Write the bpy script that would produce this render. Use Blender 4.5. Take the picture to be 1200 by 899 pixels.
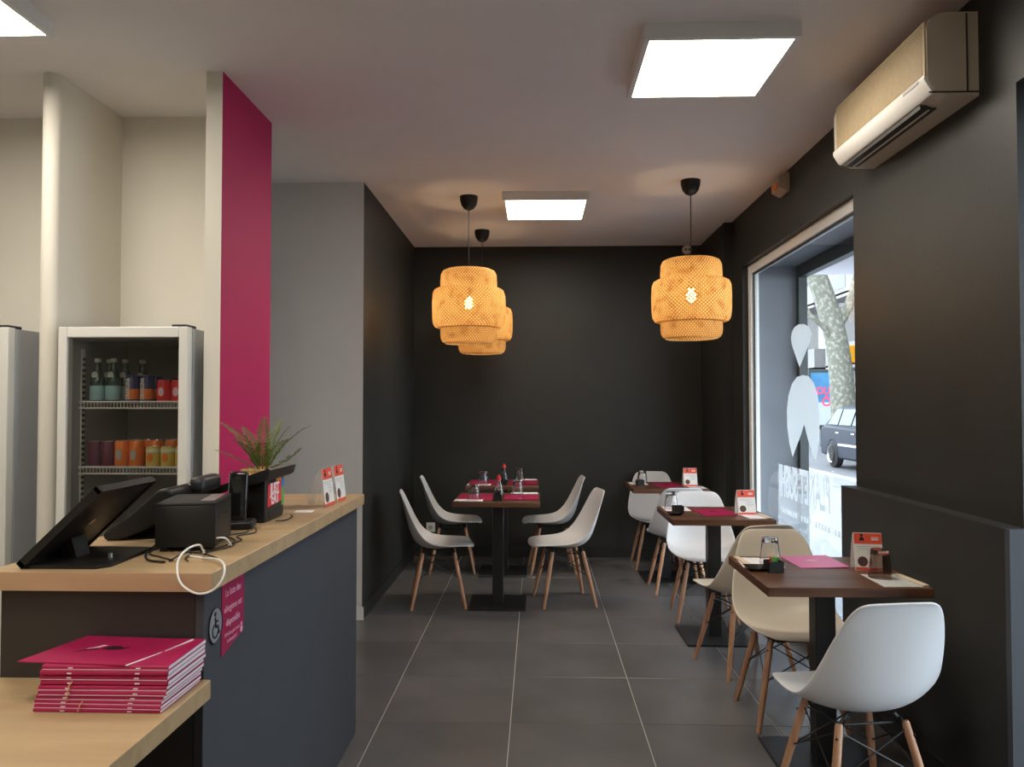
import bpy, bmesh, math, random
from mathutils import Vector, Matrix, Euler
random.seed(7)
PI = math.pi
R = math.radians
for o in list(bpy.data.objects): bpy.data.objects.remove(o, do_unlink=True)
scene = bpy.context.scene
C = scene.collection

# ------------------------------------------------------------------ camera, world, exposure
F_PX = 915.0
cd = bpy.data.cameras.new('camera'); cam = bpy.data.objects.new('camera', cd); C.objects.link(cam)
cd.sensor_fit = 'HORIZONTAL'; cd.sensor_width = 36.0; cd.lens = F_PX / 1200.0 * 36.0
cd.clip_start = 0.02; cd.clip_end = 300
cam.location = (0, 0, 1.45)
cam.rotation_euler = (R(90 + 1.5338), 0, R(1.8147))
scene.camera = cam

world = bpy.data.worlds.new('overcast_sky'); scene.world = world; world.use_nodes = True
bg = world.node_tree.nodes['Background']
bg.inputs[0].default_value = (0.80, 0.90, 1.0, 1)
bg.inputs[1].default_value = 4.4
vs = scene.view_settings
vs.view_transform = 'Standard'; vs.look = 'None'; vs.gamma = 1.0; vs.use_curve_mapping = False
vs.exposure = 1.05
PANEL_STRENGTH = 11.8
BULB_WATTS = 7.0

# ------------------------------------------------------------------ materials
MATS = {}
def new_mat(name):
    m = bpy.data.materials.new(name); m.use_nodes = True
    nt = m.node_tree; nt.nodes.clear()
    out = nt.nodes.new('ShaderNodeOutputMaterial')
    MATS[name] = m
    return m, nt, out
def N(nt, kind, **kw):
    n = nt.nodes.new(kind)
    for k, v in kw.items(): setattr(n, k, v)
    return n
def rgba(c): return (c[0], c[1], c[2], 1.0)
def plain(name, col, rough=0.5, metal=0.0, var=0.0, scale=8.0, bump=0.0, bscale=200.0, coat=0.0, trans=0.0, ior=1.45, spec=None, rand=0.0):
    """principled with a little noise variation and bump"""
    m, nt, out = new_mat(name)
    b = N(nt, 'ShaderNodeBsdfPrincipled')
    b.inputs['Base Color'].default_value = rgba(col)
    b.inputs['Roughness'].default_value = rough
    b.inputs['Metallic'].default_value = metal
    b.inputs['Coat Weight'].default_value = coat
    b.inputs['Transmission Weight'].default_value = trans
    b.inputs['IOR'].default_value = ior
    if spec is not None: b.inputs['Specular IOR Level'].default_value = spec
    nt.links.new(b.outputs[0], out.inputs[0])
    tc = N(nt, 'ShaderNodeTexCoord')
    if var > 0 or rand > 0:
        nz = N(nt, 'ShaderNodeTexNoise'); nz.inputs['Scale'].default_value = scale; nz.inputs['Detail'].default_value = 4
        nt.links.new(tc.outputs['Object'], nz.inputs['Vector'])
        mr = N(nt, 'ShaderNodeMapRange'); mr.inputs['From Min'].default_value = 0.3; mr.inputs['From Max'].default_value = 0.7
        mr.inputs['To Min'].default_value = 1 - var; mr.inputs['To Max'].default_value = 1 + var
        nt.links.new(nz.outputs[0], mr.inputs['Value'])
        val = mr.outputs[0]
        if rand > 0:
            oi = N(nt, 'ShaderNodeObjectInfo')
            m2 = N(nt, 'ShaderNodeMapRange'); m2.inputs['To Min'].default_value = 1 - rand; m2.inputs['To Max'].default_value = 1 + rand
            nt.links.new(oi.outputs['Random'], m2.inputs['Value'])
            mm = N(nt, 'ShaderNodeMath', operation='MULTIPLY'); nt.links.new(val, mm.inputs[0]); nt.links.new(m2.outputs[0], mm.inputs[1])
            val = mm.outputs[0]
        mx = N(nt, 'ShaderNodeVectorMath', operation='SCALE'); mx.inputs[0].default_value = col
        nt.links.new(val, mx.inputs['Scale']); nt.links.new(mx.outputs[0], b.inputs['Base Color'])
    if bump > 0:
        nb = N(nt, 'ShaderNodeTexNoise'); nb.inputs['Scale'].default_value = bscale; nb.inputs['Detail'].default_value = 3
        nt.links.new(tc.outputs['Object'], nb.inputs['Vector'])
        bp = N(nt, 'ShaderNodeBump'); bp.inputs['Strength'].default_value = bump; bp.inputs['Distance'].default_value = 0.004
        nt.links.new(nb.outputs[0], bp.inputs['Height']); nt.links.new(bp.outputs[0], b.inputs['Normal'])
    return m
def wood(name, c1, c2, axis=0, scale=6.0, stretch=14.0, rough=0.45, coat=0.0):
    m, nt, out = new_mat(name)
    b = N(nt, 'ShaderNodeBsdfPrincipled'); b.inputs['Roughness'].default_value = rough; b.inputs['Coat Weight'].default_value = coat
    nt.links.new(b.outputs[0], out.inputs[0])
    tc = N(nt, 'ShaderNodeTexCoord'); mp = N(nt, 'ShaderNodeMapping')
    s = [stretch, stretch, stretch]; s[axis] = 1.0
    mp.inputs['Scale'].default_value = s
    oi = N(nt, 'ShaderNodeObjectInfo'); ml = N(nt, 'ShaderNodeMath', operation='MULTIPLY'); ml.inputs[1].default_value = 9.0
    nt.links.new(oi.outputs['Random'], ml.inputs[0]); nt.links.new(ml.outputs[0], mp.inputs['Location'])
    nt.links.new(tc.outputs['Object'], mp.inputs['Vector'])
    nz = N(nt, 'ShaderNodeTexNoise'); nz.inputs['Scale'].default_value = scale; nz.inputs['Detail'].default_value = 6; nz.inputs['Distortion'].default_value = 0.6
    nt.links.new(mp.outputs[0], nz.inputs['Vector'])
    cr = N(nt, 'ShaderNodeValToRGB')
    cr.color_ramp.elements[0].position = 0.32; cr.color_ramp.elements[0].color = rgba(c1)
    cr.color_ramp.elements[1].position = 0.70; cr.color_ramp.elements[1].color = rgba(c2)
    nt.links.new(nz.outputs[0], cr.inputs[0]); nt.links.new(cr.outputs[0], b.inputs['Base Color'])
    bp = N(nt, 'ShaderNodeBump'); bp.inputs['Strength'].default_value = 0.08; bp.inputs['Distance'].default_value = 0.002
    nt.links.new(nz.outputs[0], bp.inputs['Height']); nt.links.new(bp.outputs[0], b.inputs['Normal'])
    return m
def emit(name, col, strength):
    m, nt, out = new_mat(name)
    e = N(nt, 'ShaderNodeEmission'); e.inputs[0].default_value = rgba(col); e.inputs[1].default_value = strength
    nt.links.new(e.outputs[0], out.inputs[0]); return m
def pane_mat(name, tint=(1, 1, 1), rough=0.02, ior=1.45, refl=1.0):
    """thin pane: transparent with a Fresnel reflection"""
    m, nt, out = new_mat(name)
    t = N(nt, 'ShaderNodeBsdfTransparent'); t.inputs[0].default_value = rgba(tint)
    g = N(nt, 'ShaderNodeBsdfGlossy'); g.inputs['Roughness'].default_value = rough; g.inputs[0].default_value = (refl, refl, refl, 1)
    f = N(nt, 'ShaderNodeFresnel'); f.inputs[0].default_value = ior
    mx = N(nt, 'ShaderNodeMixShader')
    ge = N(nt, 'ShaderNodeNewGeometry'); iv = N(nt, 'ShaderNodeMath', operation='SUBTRACT'); iv.inputs[0].default_value = 1.0
    nt.links.new(ge.outputs['Backfacing'], iv.inputs[1])          # only the outer side of each face reflects
    ml = N(nt, 'ShaderNodeMath', operation='MULTIPLY'); nt.links.new(f.outputs[0], ml.inputs[0]); nt.links.new(iv.outputs[0], ml.inputs[1])
    nt.links.new(ml.outputs[0], mx.inputs[0]); nt.links.new(t.outputs[0], mx.inputs[1]); nt.links.new(g.outputs[0], mx.inputs[2])
    nt.links.new(mx.outputs[0], out.inputs[0]); return m
def film_mat(name, col, alpha):
    """translucent film stuck on glass"""
    m, nt, out = new_mat(name)
    t = N(nt, 'ShaderNodeBsdfTransparent')
    d = N(nt, 'ShaderNodeBsdfDiffuse'); d.inputs[0].default_value = rgba(col)
    tr = N(nt, 'ShaderNodeBsdfTranslucent'); tr.inputs[0].default_value = rgba(col)
    a = N(nt, 'ShaderNodeMixShader'); a.inputs[0].default_value = 0.55
    nt.links.new(d.outputs[0], a.inputs[1]); nt.links.new(tr.outputs[0], a.inputs[2])
    mx = N(nt, 'ShaderNodeMixShader'); mx.inputs[0].default_value = alpha
    nt.links.new(t.outputs[0], mx.inputs[1]); nt.links.new(a.outputs[0], mx.inputs[2])
    nt.links.new(mx.outputs[0], out.inputs[0]); return m

plain('ceiling_paint', (0.84, 0.79, 0.77), 0.9, var=0.02, scale=2, bump=0.05)
plain('white_paint', (0.76, 0.72, 0.635), 0.8, var=0.02, scale=3, bump=0.08)
plain('shaded_white_paint', (0.70, 0.665, 0.645), 0.8, var=0.02, scale=3, bump=0.08)  # white paint of the niche wall, shadow grey put into its colour
plain('pink_paint', (0.46, 0.008, 0.095), 0.6, var=0.03, scale=3, bump=0.05)
plain('dark_paint', (0.023, 0.023, 0.020), 0.50, var=0.10, scale=2.5, bump=0.15, bscale=120)
plain('dark_base', (0.022, 0.023, 0.021), 0.45, var=0.1, scale=6)
plain('ledge_face', (0.022, 0.023, 0.022), 0.55, var=0.08, scale=3, bump=0.1)
plain('white_gloss', (0.80, 0.79, 0.76), 0.35)
plain('grout', (0.42, 0.40, 0.38), 0.9)
plain('tile', (0.122, 0.117, 0.119), 0.27, var=0.12, scale=2.2, bump=0.10, bscale=60, rand=0.06)
wood('birch', (0.41, 0.275, 0.145), (0.50, 0.355, 0.20), axis=0, scale=1.6, stretch=9, rough=0.42)
wood('birch_edge', (0.42, 0.25, 0.145), (0.48, 0.31, 0.19), axis=0, scale=2.0, stretch=9, rough=0.5)
wood('walnut', (0.055, 0.020, 0.010), (0.155, 0.068, 0.034), axis=0, scale=2.0, stretch=10, rough=0.38)
wood('beech', (0.36, 0.170, 0.095), (0.50, 0.275, 0.155), axis=2, scale=5.0, stretch=8, rough=0.45)
plain('slate_panel', (0.055, 0.059, 0.070), 0.6, var=0.05, scale=4)
plain('umber_panel', (0.032, 0.027, 0.026), 0.5, var=0.06, scale=4)
plain('black_panel', (0.010, 0.010, 0.011), 0.5)
plain('black_metal', (0.012, 0.012, 0.013), 0.42, metal=0.0, bump=0.05, bscale=400)
plain('black_plastic', (0.007, 0.0065, 0.0065), 0.45)
plain('black_gloss', (0.008, 0.008, 0.009), 0.12, coat=0.4)
plain('tablet_back', (0.018, 0.013, 0.011), 0.38)
plain('dark_grey_plastic', (0.022, 0.022, 0.024), 0.42)
plain('wire_black', (0.012, 0.012, 0.012), 0.45)
plain('steel', (0.55, 0.55, 0.56), 0.3, metal=1.0)
plain('brass_emblem', (0.42, 0.30, 0.20), 0.3, metal=0.6)
plain('chair_white', (0.67, 0.67, 0.68), 0.38)
plain('chair_cream', (0.68, 0.61, 0.505), 0.38)
plain('menu_pink', (0.36, 0.006, 0.070), 0.45, var=0.05, scale=20)
plain('menu_pink_pale', (0.62, 0.10, 0.30), 0.30)
plain('menu_dark_print', (0.03, 0.006, 0.012), 0.5)
plain('paper', (0.80, 0.78, 0.80), 0.7)
plain('paper_grey', (0.55, 0.56, 0.54), 0.7)
plain('paper_beige', (0.66, 0.55, 0.40), 0.7)
plain('rubber_band', (0.62, 0.36, 0.16), 0.6)
plain('card_red', (0.80, 0.10, 0.055), 0.5)
plain('card_white', (0.82, 0.81, 0.79), 0.5)
plain('print_black', (0.012, 0.012, 0.012), 0.6)
plain('print_grey', (0.42, 0.42, 0.42), 0.6)
plain('print_white', (0.85, 0.85, 0.85), 0.5)
plain('print_pinkwhite', (0.82, 0.50, 0.62), 0.5)
plain('dish_brown', (0.10, 0.05, 0.04), 0.6)
plain('sticker_red', (0.75, 0.03, 0.05), 0.4)
plain('sticker_blue', (0.02, 0.25, 0.62), 0.4)
plain('sticker_green', (0.12, 0.45, 0.10), 0.4)
plain('sticker_orange', (0.85, 0.28, 0.03), 0.4)
plain('plaque_grey', (0.27, 0.28, 0.30), 0.4)
plain('cable_white', (0.78, 0.78, 0.76), 0.4)
plain('fridge_white', (0.78, 0.76, 0.71), 0.35)
plain('fridge_side', (0.50, 0.52, 0.56), 0.35)
plain('fridge_liner', (0.36, 0.35, 0.33), 0.5)
plain('wire_white', (0.78, 0.77, 0.74), 0.35)
plain('bottle_green', (0.012, 0.045, 0.030), 0.12, coat=0.5)
plain('label_teal', (0.30, 0.52, 0.55), 0.5)
plain('label_pale', (0.62, 0.66, 0.62), 0.5)
plain('can_metal', (0.62, 0.62, 0.60), 0.28, metal=0.9)
plain('can_blue', (0.03, 0.04, 0.16), 0.3)
plain('can_orange', (0.80, 0.20, 0.03), 0.3)
plain('can_red', (0.72, 0.02, 0.03), 0.3)
plain('can_purple', (0.13, 0.015, 0.05), 0.3)
plain('can_yellow', (0.66, 0.50, 0.10), 0.3)
plain('ac_body', (0.66, 0.58, 0.46), 0.45)
plain('ac_grille', (0.52, 0.41, 0.26), 0.6, var=0.06, scale=40)
plain('ac_dark', (0.05, 0.045, 0.04), 0.6)
plain('lamp_orange', (0.80, 0.24, 0.08), 0.25)
plain('lamp_housing', (0.42, 0.33, 0.26), 0.5)
plain('fern_green', (0.085, 0.150, 0.020), 0.5, var=0.25, scale=14)
plain('fern_light', (0.15, 0.19, 0.030), 0.5, var=0.25, scale=14)
plain('fern_stem', (0.10, 0.13, 0.03), 0.6)
plain('soil', (0.03, 0.02, 0.014), 0.9, bump=0.5, bscale=80)
plain('wicker', (0.55, 0.36, 0.15), 0.7, var=0.35, scale=60, bump=0.6, bscale=120)
plain('concrete_reveal', (0.20, 0.215, 0.24), 0.8, var=0.08, scale=3, bump=0.2)
plain('outer_frame', (0.030, 0.040, 0.040), 0.4)
plain('soffit', (0.45, 0.43, 0.47), 0.8)
plain('sidewalk', (0.17, 0.17, 0.185), 0.55, var=0.10, scale=1.2, bump=0.1)
plain('asphalt', (0.10, 0.10, 0.11), 0.6, var=0.12, scale=1.5, bump=0.2, bscale=30)
plain('kerbstone', (0.26, 0.255, 0.25), 0.7, var=0.1)
plain('car_blue', (0.008, 0.012, 0.024), 0.5, spec=0.2)
plain('car_glass', (0.05, 0.075, 0.08), 0.25, spec=0.3)
plain('tyre', (0.012, 0.012, 0.012), 0.8)
plain('chrome', (0.7, 0.7, 0.72), 0.15, metal=1.0)
plain('tail_red', (0.5, 0.01, 0.01), 0.2)
plain('facade', (0.105, 0.10, 0.097), 0.85, var=0.08, scale=0.6)
plain('balcony_white', (0.18, 0.17, 0.168), 0.8, var=0.05, scale=2)
plain('facade_dark', (0.10, 0.10, 0.11), 0.5)
plain('facade_glass', (0.06, 0.075, 0.085), 0.12)
plain('shop_yellow', (0.45, 0.20, 0.003), 0.4)
plain('shop_green', (0.30, 0.42, 0.38), 0.6)
plain('poster_blue', (0.045, 0.16, 0.30), 0.4, var=0.3, scale=1.5)
plain('poster_pale', (0.40, 0.43, 0.46), 0.4)
plain('poster_red', (0.75, 0.06, 0.14), 0.4)
plain('sauce', (0.015, 0.006, 0.003), 0.2)
plain('cap_red', (0.55, 0.02, 0.02), 0.35)
plain('glassware', (0.98, 0.98, 0.98), 0.02, trans=1.0, ior=1.45)
plain('glass_smoke', (0.62, 0.52, 0.47), 0.03, trans=1.0, ior=1.45)
pane_mat('window_glass', (0.95, 0.97, 0.97))
pane_mat('fridge_glass', (0.80, 0.80, 0.78), refl=0.9)
film_mat('acrylic', (0.85, 0.85, 0.86), 0.28)
film_mat('decal_white', (0.80, 0.84, 0.86), 0.88)
film_mat('decal_letter', (0.85, 0.88, 0.90), 0.75)
film_mat('frosted_film', (0.80, 0.85, 0.90), 0.26)
emit('panel_light', (1.0, 0.925, 0.80), PANEL_STRENGTH)
emit('bulb_light', (1.0, 0.74, 0.42), 45.0)

def bark_mat():
    m, nt, out = new_mat('plane_bark')
    b = N(nt, 'ShaderNodeBsdfPrincipled'); b.inputs['Roughness'].default_value = 0.85
    nt.links.new(b.outputs[0], out.inputs[0])
    tc = N(nt, 'ShaderNodeTexCoord')
    v = N(nt, 'ShaderNodeTexNoise'); v.inputs['Scale'].default_value = 9.0; v.inputs['Detail'].default_value = 3
    nt.links.new(tc.outputs['Object'], v.inputs['Vector'])
    cr = N(nt, 'ShaderNodeValToRGB'); e = cr.color_ramp.elements
    e[0].position = 0.38; e[0].color = (0.10, 0.105, 0.075, 1); e[1].position = 0.66; e[1].color = (0.22, 0.205, 0.172, 1)
    k = cr.color_ramp.elements.new(0.5); k.color = (0.11, 0.106, 0.086, 1)
    nt.links.new(v.outputs[0], cr.inputs[0]); nt.links.new(cr.outputs[0], b.inputs['Base Color'])
bark_mat()

def weave_mat():
    """woven bamboo: diagonal strands, small open gaps, light passing through the strips"""
    m, nt, out = new_mat('woven_bamboo')
    tc = N(nt, 'ShaderNodeTexCoord'); sp = N(nt, 'ShaderNodeSeparateXYZ'); nt.links.new(tc.outputs['Object'], sp.inputs[0])
    at = N(nt, 'ShaderNodeMath', operation='ARCTAN2'); nt.links.new(sp.outputs['Y'], at.inputs[0]); nt.links.new(sp.outputs['X'], at.inputs[1])
    u = N(nt, 'ShaderNodeMath', operation='MULTIPLY'); u.inputs[1].default_value = 64.0 / (2 * PI); nt.links.new(at.outputs[0], u.inputs[0])
    z = N(nt, 'ShaderNodeMath', operation='MULTIPLY'); z.inputs[1].default_value = 42.0; nt.links.new(sp.outputs['Z'], z.inputs[0])
    fr = []
    for op in ('ADD', 'SUBTRACT'):
        a = N(nt, 'ShaderNodeMath', operation=op); nt.links.new(u.outputs[0], a.inputs[0]); nt.links.new(z.outputs[0], a.inputs[1])
        f = N(nt, 'ShaderNodeMath', operation='FRACT'); nt.links.new(a.outputs[0], f.inputs[0])
        l = N(nt, 'ShaderNodeMath', operation='LESS_THAN'); l.inputs[1].default_value = 0.30; nt.links.new(f.outputs[0], l.inputs[0]); fr.append(l)
    hole = N(nt, 'ShaderNodeMath', operation='MULTIPLY'); nt.links.new(fr[0].outputs[0], hole.inputs[0]); nt.links.new(fr[1].outputs[0], hole.inputs[1])
    line = N(nt, 'ShaderNodeMath', operation='MAXIMUM'); nt.links.new(fr[0].outputs[0], line.inputs[0]); nt.links.new(fr[1].outputs[0], line.inputs[1])
    nz = N(nt, 'ShaderNodeTexNoise'); nz.inputs['Scale'].default_value = 16.0; nz.inputs['Detail'].default_value = 5; nt.links.new(tc.outputs['Object'], nz.inputs['Vector'])
    cr = N(nt, 'ShaderNodeValToRGB'); e = cr.color_ramp.elements
    e[0].position = 0.30; e[0].color = (0.52, 0.30, 0.11, 1); e[1].position = 0.50; e[1].color = (0.80, 0.54, 0.235, 1)
    nt.links.new(nz.outputs[0], cr.inputs[0])
    dk = N(nt, 'ShaderNodeMix', data_type='RGBA', blend_type='MULTIPLY'); dk.inputs[7].default_value = (0.42, 0.31, 0.20, 1)
    nt.links.new(line.outputs[0], dk.inputs[0]); nt.links.new(cr.outputs[0], dk.inputs[6])
    d = N(nt, 'ShaderNodeBsdfDiffuse'); t = N(nt, 'ShaderNodeBsdfTranslucent')
    nt.links.new(dk.outputs[2], d.inputs[0]); nt.links.new(dk.outputs[2], t.inputs[0])
    a = N(nt, 'ShaderNodeMixShader'); a.inputs[0].default_value = 0.55
    nt.links.new(d.outputs[0], a.inputs[1]); nt.links.new(t.outputs[0], a.inputs[2])
    tr = N(nt, 'ShaderNodeBsdfTransparent')
    mx = N(nt, 'ShaderNodeMixShader'); nt.links.new(hole.outputs[0], mx.inputs[0]); nt.links.new(a.outputs[0], mx.inputs[1]); nt.links.new(tr.outputs[0], mx.inputs[2])
    nt.links.new(mx.outputs[0], out.inputs[0])
weave_mat()

# ------------------------------------------------------------------ mesh helpers
def bx(bm, x0, x1, y0, y1, z0, z1, mi=0):
    v = [bm.verts.new(p) for p in ((x0,y0,z0),(x1,y0,z0),(x1,y1,z0),(x0,y1,z0),(x0,y0,z1),(x1,y0,z1),(x1,y1,z1),(x0,y1,z1))]
    fs = []
    for q in ((3,2,1,0),(4,5,6,7),(0,1,5,4),(1,2,6,5),(2,3,7,6),(3,0,4,7)):
        f = bm.faces.new([v[i] for i in q]); f.material_index = mi; fs.append(f)
    return fs
def rbox(x0, x1, y0, y1, z0, z1, r=0.004, seg=2):
    bm = bmesh.new(); bx(bm, x0, x1, y0, y1, z0, z1)
    bmesh.ops.bevel(bm, geom=list(bm.edges), offset=r, segments=seg, affect='EDGES', profile=0.5)
    return bm
def box(x0, x1, y0, y1, z0, z1):
    bm = bmesh.new(); bx(bm, x0, x1, y0, y1, z0, z1); return bm
def prism(bm, pts, axis, a0, a1):
    """extrude a 2D polygon; axis 'x': pts=(y,z), 'y': pts=(x,z), 'z': pts=(x,y)"""
    def mk(p, a):
        return {'x': (a, p[0], p[1]), 'y': (p[0], a, p[1]), 'z': (p[0], p[1], a)}[axis]
    A = [bm.verts.new(mk(p, a0)) for p in pts]; B = [bm.verts.new(mk(p, a1)) for p in pts]
    n = len(pts)
    bm.faces.new(A); bm.faces.new(B[::-1])
    for i in range(n): bm.faces.new((A[i], B[i], B[(i+1) % n], A[(i+1) % n]))
    bmesh.ops.recalc_face_normals(bm, faces=bm.faces)
    return bm
def lathe(bm, prof, seg=32, close=False, c=(0, 0)):
    rings = []
    for r, z in prof:
        if r < 1e-6: rings.append([bm.verts.new((c[0], c[1], z))])
        else: rings.append([bm.verts.new((c[0] + r*math.cos(2*PI*i/seg), c[1] + r*math.sin(2*PI*i/seg), z)) for i in range(seg)])
    pairs = list(zip(rings, rings[1:]))
    if close: pairs.append((rings[-1], rings[0]))
    for a, b in pairs:
        for i in range(seg):
            j = (i+1) % seg
            if len(a) == 1 and len(b) == 1: continue
            if len(a) == 1: bm.faces.new((a[0], b[j], b[i]))
            elif len(b) == 1: bm.faces.new((a[i], a[j], b[0]))
            else: bm.faces.new((a[i], a[j], b[j], b[i]))
    return bm
def tube(bm, pts, r, seg=8, r1=None):
    pts = [Vector(p) for p in pts]; n = len(pts); rings = []
    t0 = (pts[1]-pts[0]).normalized()
    up = Vector((0, 0, 1)) if abs(t0.z) < 0.9 else Vector((1, 0, 0))
    for i, p in enumerate(pts):
        t = (pts[min(i+1, n-1)] - pts[max(i-1, 0)]).normalized()
        a = t.cross(up)
        if a.length < 1e-4: a = t.cross(Vector((0, 1, 0)))
        a.normalize(); b = a.cross(t).normalized(); up = b
        rr = r if r1 is None else r + (r1-r)*i/(n-1)
        rings.append([bm.verts.new(p + a*rr*math.cos(2*PI*k/seg) + b*rr*math.sin(2*PI*k/seg)) for k in range(seg)])
    for A, B in zip(rings, rings[1:]):
        for k in range(seg): bm.faces.new((A[k], A[(k+1) % seg], B[(k+1) % seg], B[k]))
    bm.faces.new(rings[0][::-1]); bm.faces.new(rings[-1])
    return bm
def smooth_pts(pts, sub=6):
    """Catmull-Rom through the points"""
    P = [Vector(p) for p in pts]; out = []
    for i in range(len(P)-1):
        p0 = P[max(i-1, 0)]; p1 = P[i]; p2 = P[i+1]; p3 = P[min(i+2, len(P)-1)]
        for k in range(sub):
            t = k/sub
            out.append(0.5*((2*p1) + (-p0+p2)*t + (2*p0-5*p1+4*p2-p3)*t*t + (-p0+3*p1-3*p2+p3)*t*t*t))
    out.append(P[-1]); return out
def link(o, parent=None, loc=None, rot=None):
    C.objects.link(o)
    if parent is not None: o.parent = parent
    if loc is not None: o.location = loc
    if rot is not None: o.rotation_euler = rot
    return o
def obj(name, bm, mat, parent=None, smooth=False, loc=None, rot=None, angle=35):
    me = bpy.data.meshes.new(name)
    bmesh.ops.recalc_face_normals(bm, faces=bm.faces)
    bm.to_mesh(me); bm.free()
    for mm in (mat if isinstance(mat, (list, tuple)) else [mat]): me.materials.append(MATS[mm])
    if smooth:
        me.shade_smooth()
        try: me.set_sharp_from_angle(angle=R(angle))
        except Exception: pass
    return link(bpy.data.objects.new(name, me), parent, loc, rot)
def tag(o, label, cat, group=None):
    o['label'] = label; o['category'] = cat
    if group: o['group'] = group
    return o
def thing(name, label, cat, loc=(0, 0, 0), rz=0.0, group=None):
    o = bpy.data.objects.new(name, None); o.empty_display_size = 0.1
    link(o, None, loc, (0, 0, rz)); return tag(o, label, cat, group)
def struct(name, bm, mat, label=None, parent=None, smooth=False):
    o = obj(name, bm, mat, parent, smooth)
    if parent is None: o['kind'] = 'structure'
    if label: o['label'] = label; 
    return o
def kids(o): return [c for c in bpy.data.objects if c.parent == o]
def dup(o, loc=None, rz=None, label=None, group=None, parent=None):
    c = o.copy(); C.objects.link(c); c.parent = parent
    if loc is not None: c.location = loc
    if rz is not None: c.rotation_euler = (0, 0, rz)
    if label: c['label'] = label
    if group: c['group'] = group
    for k in kids(o): dup(k, parent=c)
    return c
def text(name, body, size, mat, parent, loc, rot, align='CENTER', ext=0.0004, bold=0.0, xs=1.0):
    cu = bpy.data.curves.new(name, 'FONT'); cu.body = body; cu.size = size; cu.align_x = align; cu.align_y = 'CENTER'; cu.extrude = ext; cu.offset = bold; cu.resolution_u = 3
    t = bpy.data.objects.new('tmp', cu); C.objects.link(t)
    dg = bpy.context.evaluated_depsgraph_get()
    me = bpy.data.meshes.new_from_object(t.evaluated_get(dg))
    bpy.data.objects.remove(t, do_unlink=True)
    me.materials.clear(); me.materials.append(MATS[mat])
    o = link(bpy.data.objects.new(name, me), parent, loc, rot); o.scale = (xs, 1, 1); return o
def bake(o):
    """apply modifiers into the mesh"""
    dg = bpy.context.evaluated_depsgraph_get()
    me = bpy.data.meshes.new_from_object(o.evaluated_get(dg)); o.modifiers.clear(); o.data = me
    return o
def flat_poly(pts, t=0.0008):
    """polygon in local XY with a thin body in Z"""
    return prism(bmesh.new(), pts, 'z', 0, t)
def ell(cx, cy, rx, ry, n=24): return [(cx+rx*math.cos(2*PI*i/n), cy+ry*math.sin(2*PI*i/n)) for i in range(n)]

# ------------------------------------------------------------------ room shell
XL, XR = -4.2, 1.63            # room sides
YN, YB = -3.0, 7.48            # room ends
H = 2.97                       # ceiling height
NX, NY = -1.18, 5.27           # dining niche: left wall and the white wall that starts it
XO = 2.12                      # outer face of the shop front

fl = struct('floor', box(XL-0.1, XR+0.02, YN-0.1, YB+0.1, -0.06, -0.0035), 'grout')
PT = 0.598; GX, GY = -0.719, 3.597; GAP = 0.005
tile_cache = {}
def tile_mesh(w, d):
    k = (round(w, 3), round(d, 3))
    if k not in tile_cache:
        bm = bmesh.new(); bx(bm, -w/2, w/2, -d/2, d/2, -0.008, 0)
        top = [e for e in bm.edges if all(v.co.z > -0.001 for v in e.verts)]
        bmesh.ops.bevel(bm, geom=top, offset=0.0015, segments=1, affect='EDGES')
        me = bpy.data.meshes.new('tile'); bm.to_mesh(me); bm.free(); me.materials.append(MATS['tile']); tile_cache[k] = me
    return tile_cache[k]
for i in range(-7, 5):
    for j in range(-12, 8):
        x0, x1 = GX+i*PT+GAP/2, GX+(i+1)*PT-GAP/2
        y0, y1 = GY+j*PT+GAP/2, GY+(j+1)*PT-GAP/2
        x0, x1, y0, y1 = max(x0, XL), min(x1, XR), max(y0, YN), min(y1, YB)
        if x1-x0 < 0.02 or y1-y0 < 0.02: continue
        if x1 < NX-0.02 and y0 > NY: continue
        link(bpy.data.objects.new('tile', tile_mesh(x1-x0, y1-y0)), fl, ((x0+x1)/2, (y0+y1)/2, 0))

struct('ceiling', box(XL-0.1, XO, YN-0.1, YB+0.1, H, H+0.12), 'ceiling_paint')
struct('wall_back', box(NX-0.1, XO, YB, YB+0.12, 0, H), 'dark_paint')
def two_tone(bm_boxes, side_index):
    bm = bmesh.new()
    for b in bm_boxes:
        fs = bx(bm, *b)
        fs[3].material_index = side_index        # +X face
    return bm
struct('wall_left', box(NX-0.1, NX, NY+0.1, YB, 0, H), 'dark_paint')
struct('wall_niche', two_tone([(XL, NX, NY, NY+0.1, 0, H)], 1), ['shaded_white_paint', 'dark_paint'])
struct('wall_alcove', box(XL, -1.505, 4.03, 4.14, 0, H), 'white_paint')
struct('wall_partition', two_tone([(-1.505, -1.43, 3.48, 4.14, 0, H)], 1), ['white_paint', 'pink_paint'])
pt = bmesh.new()
prism(pt, [(-2.19, 4.03), (-2.19, 3.50)] + [(-2.23+0.04*math.cos(a), 3.50-0.04*math.sin(a)) for a in [PI*k/12 for k in range(1, 12)]] + [(-2.27, 3.50), (-2.27, 4.03)], 'z', 0, H)
struct('wall_divider', pt, 'white_paint', smooth=True)
struct('wall_service', box(XL-0.1, XL, YN, NY+0.1, 0, H), 'white_paint')
struct('wall_front', box(XL-0.1, XO, YN-0.1, YN, 0, H), 'white_paint')
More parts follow.
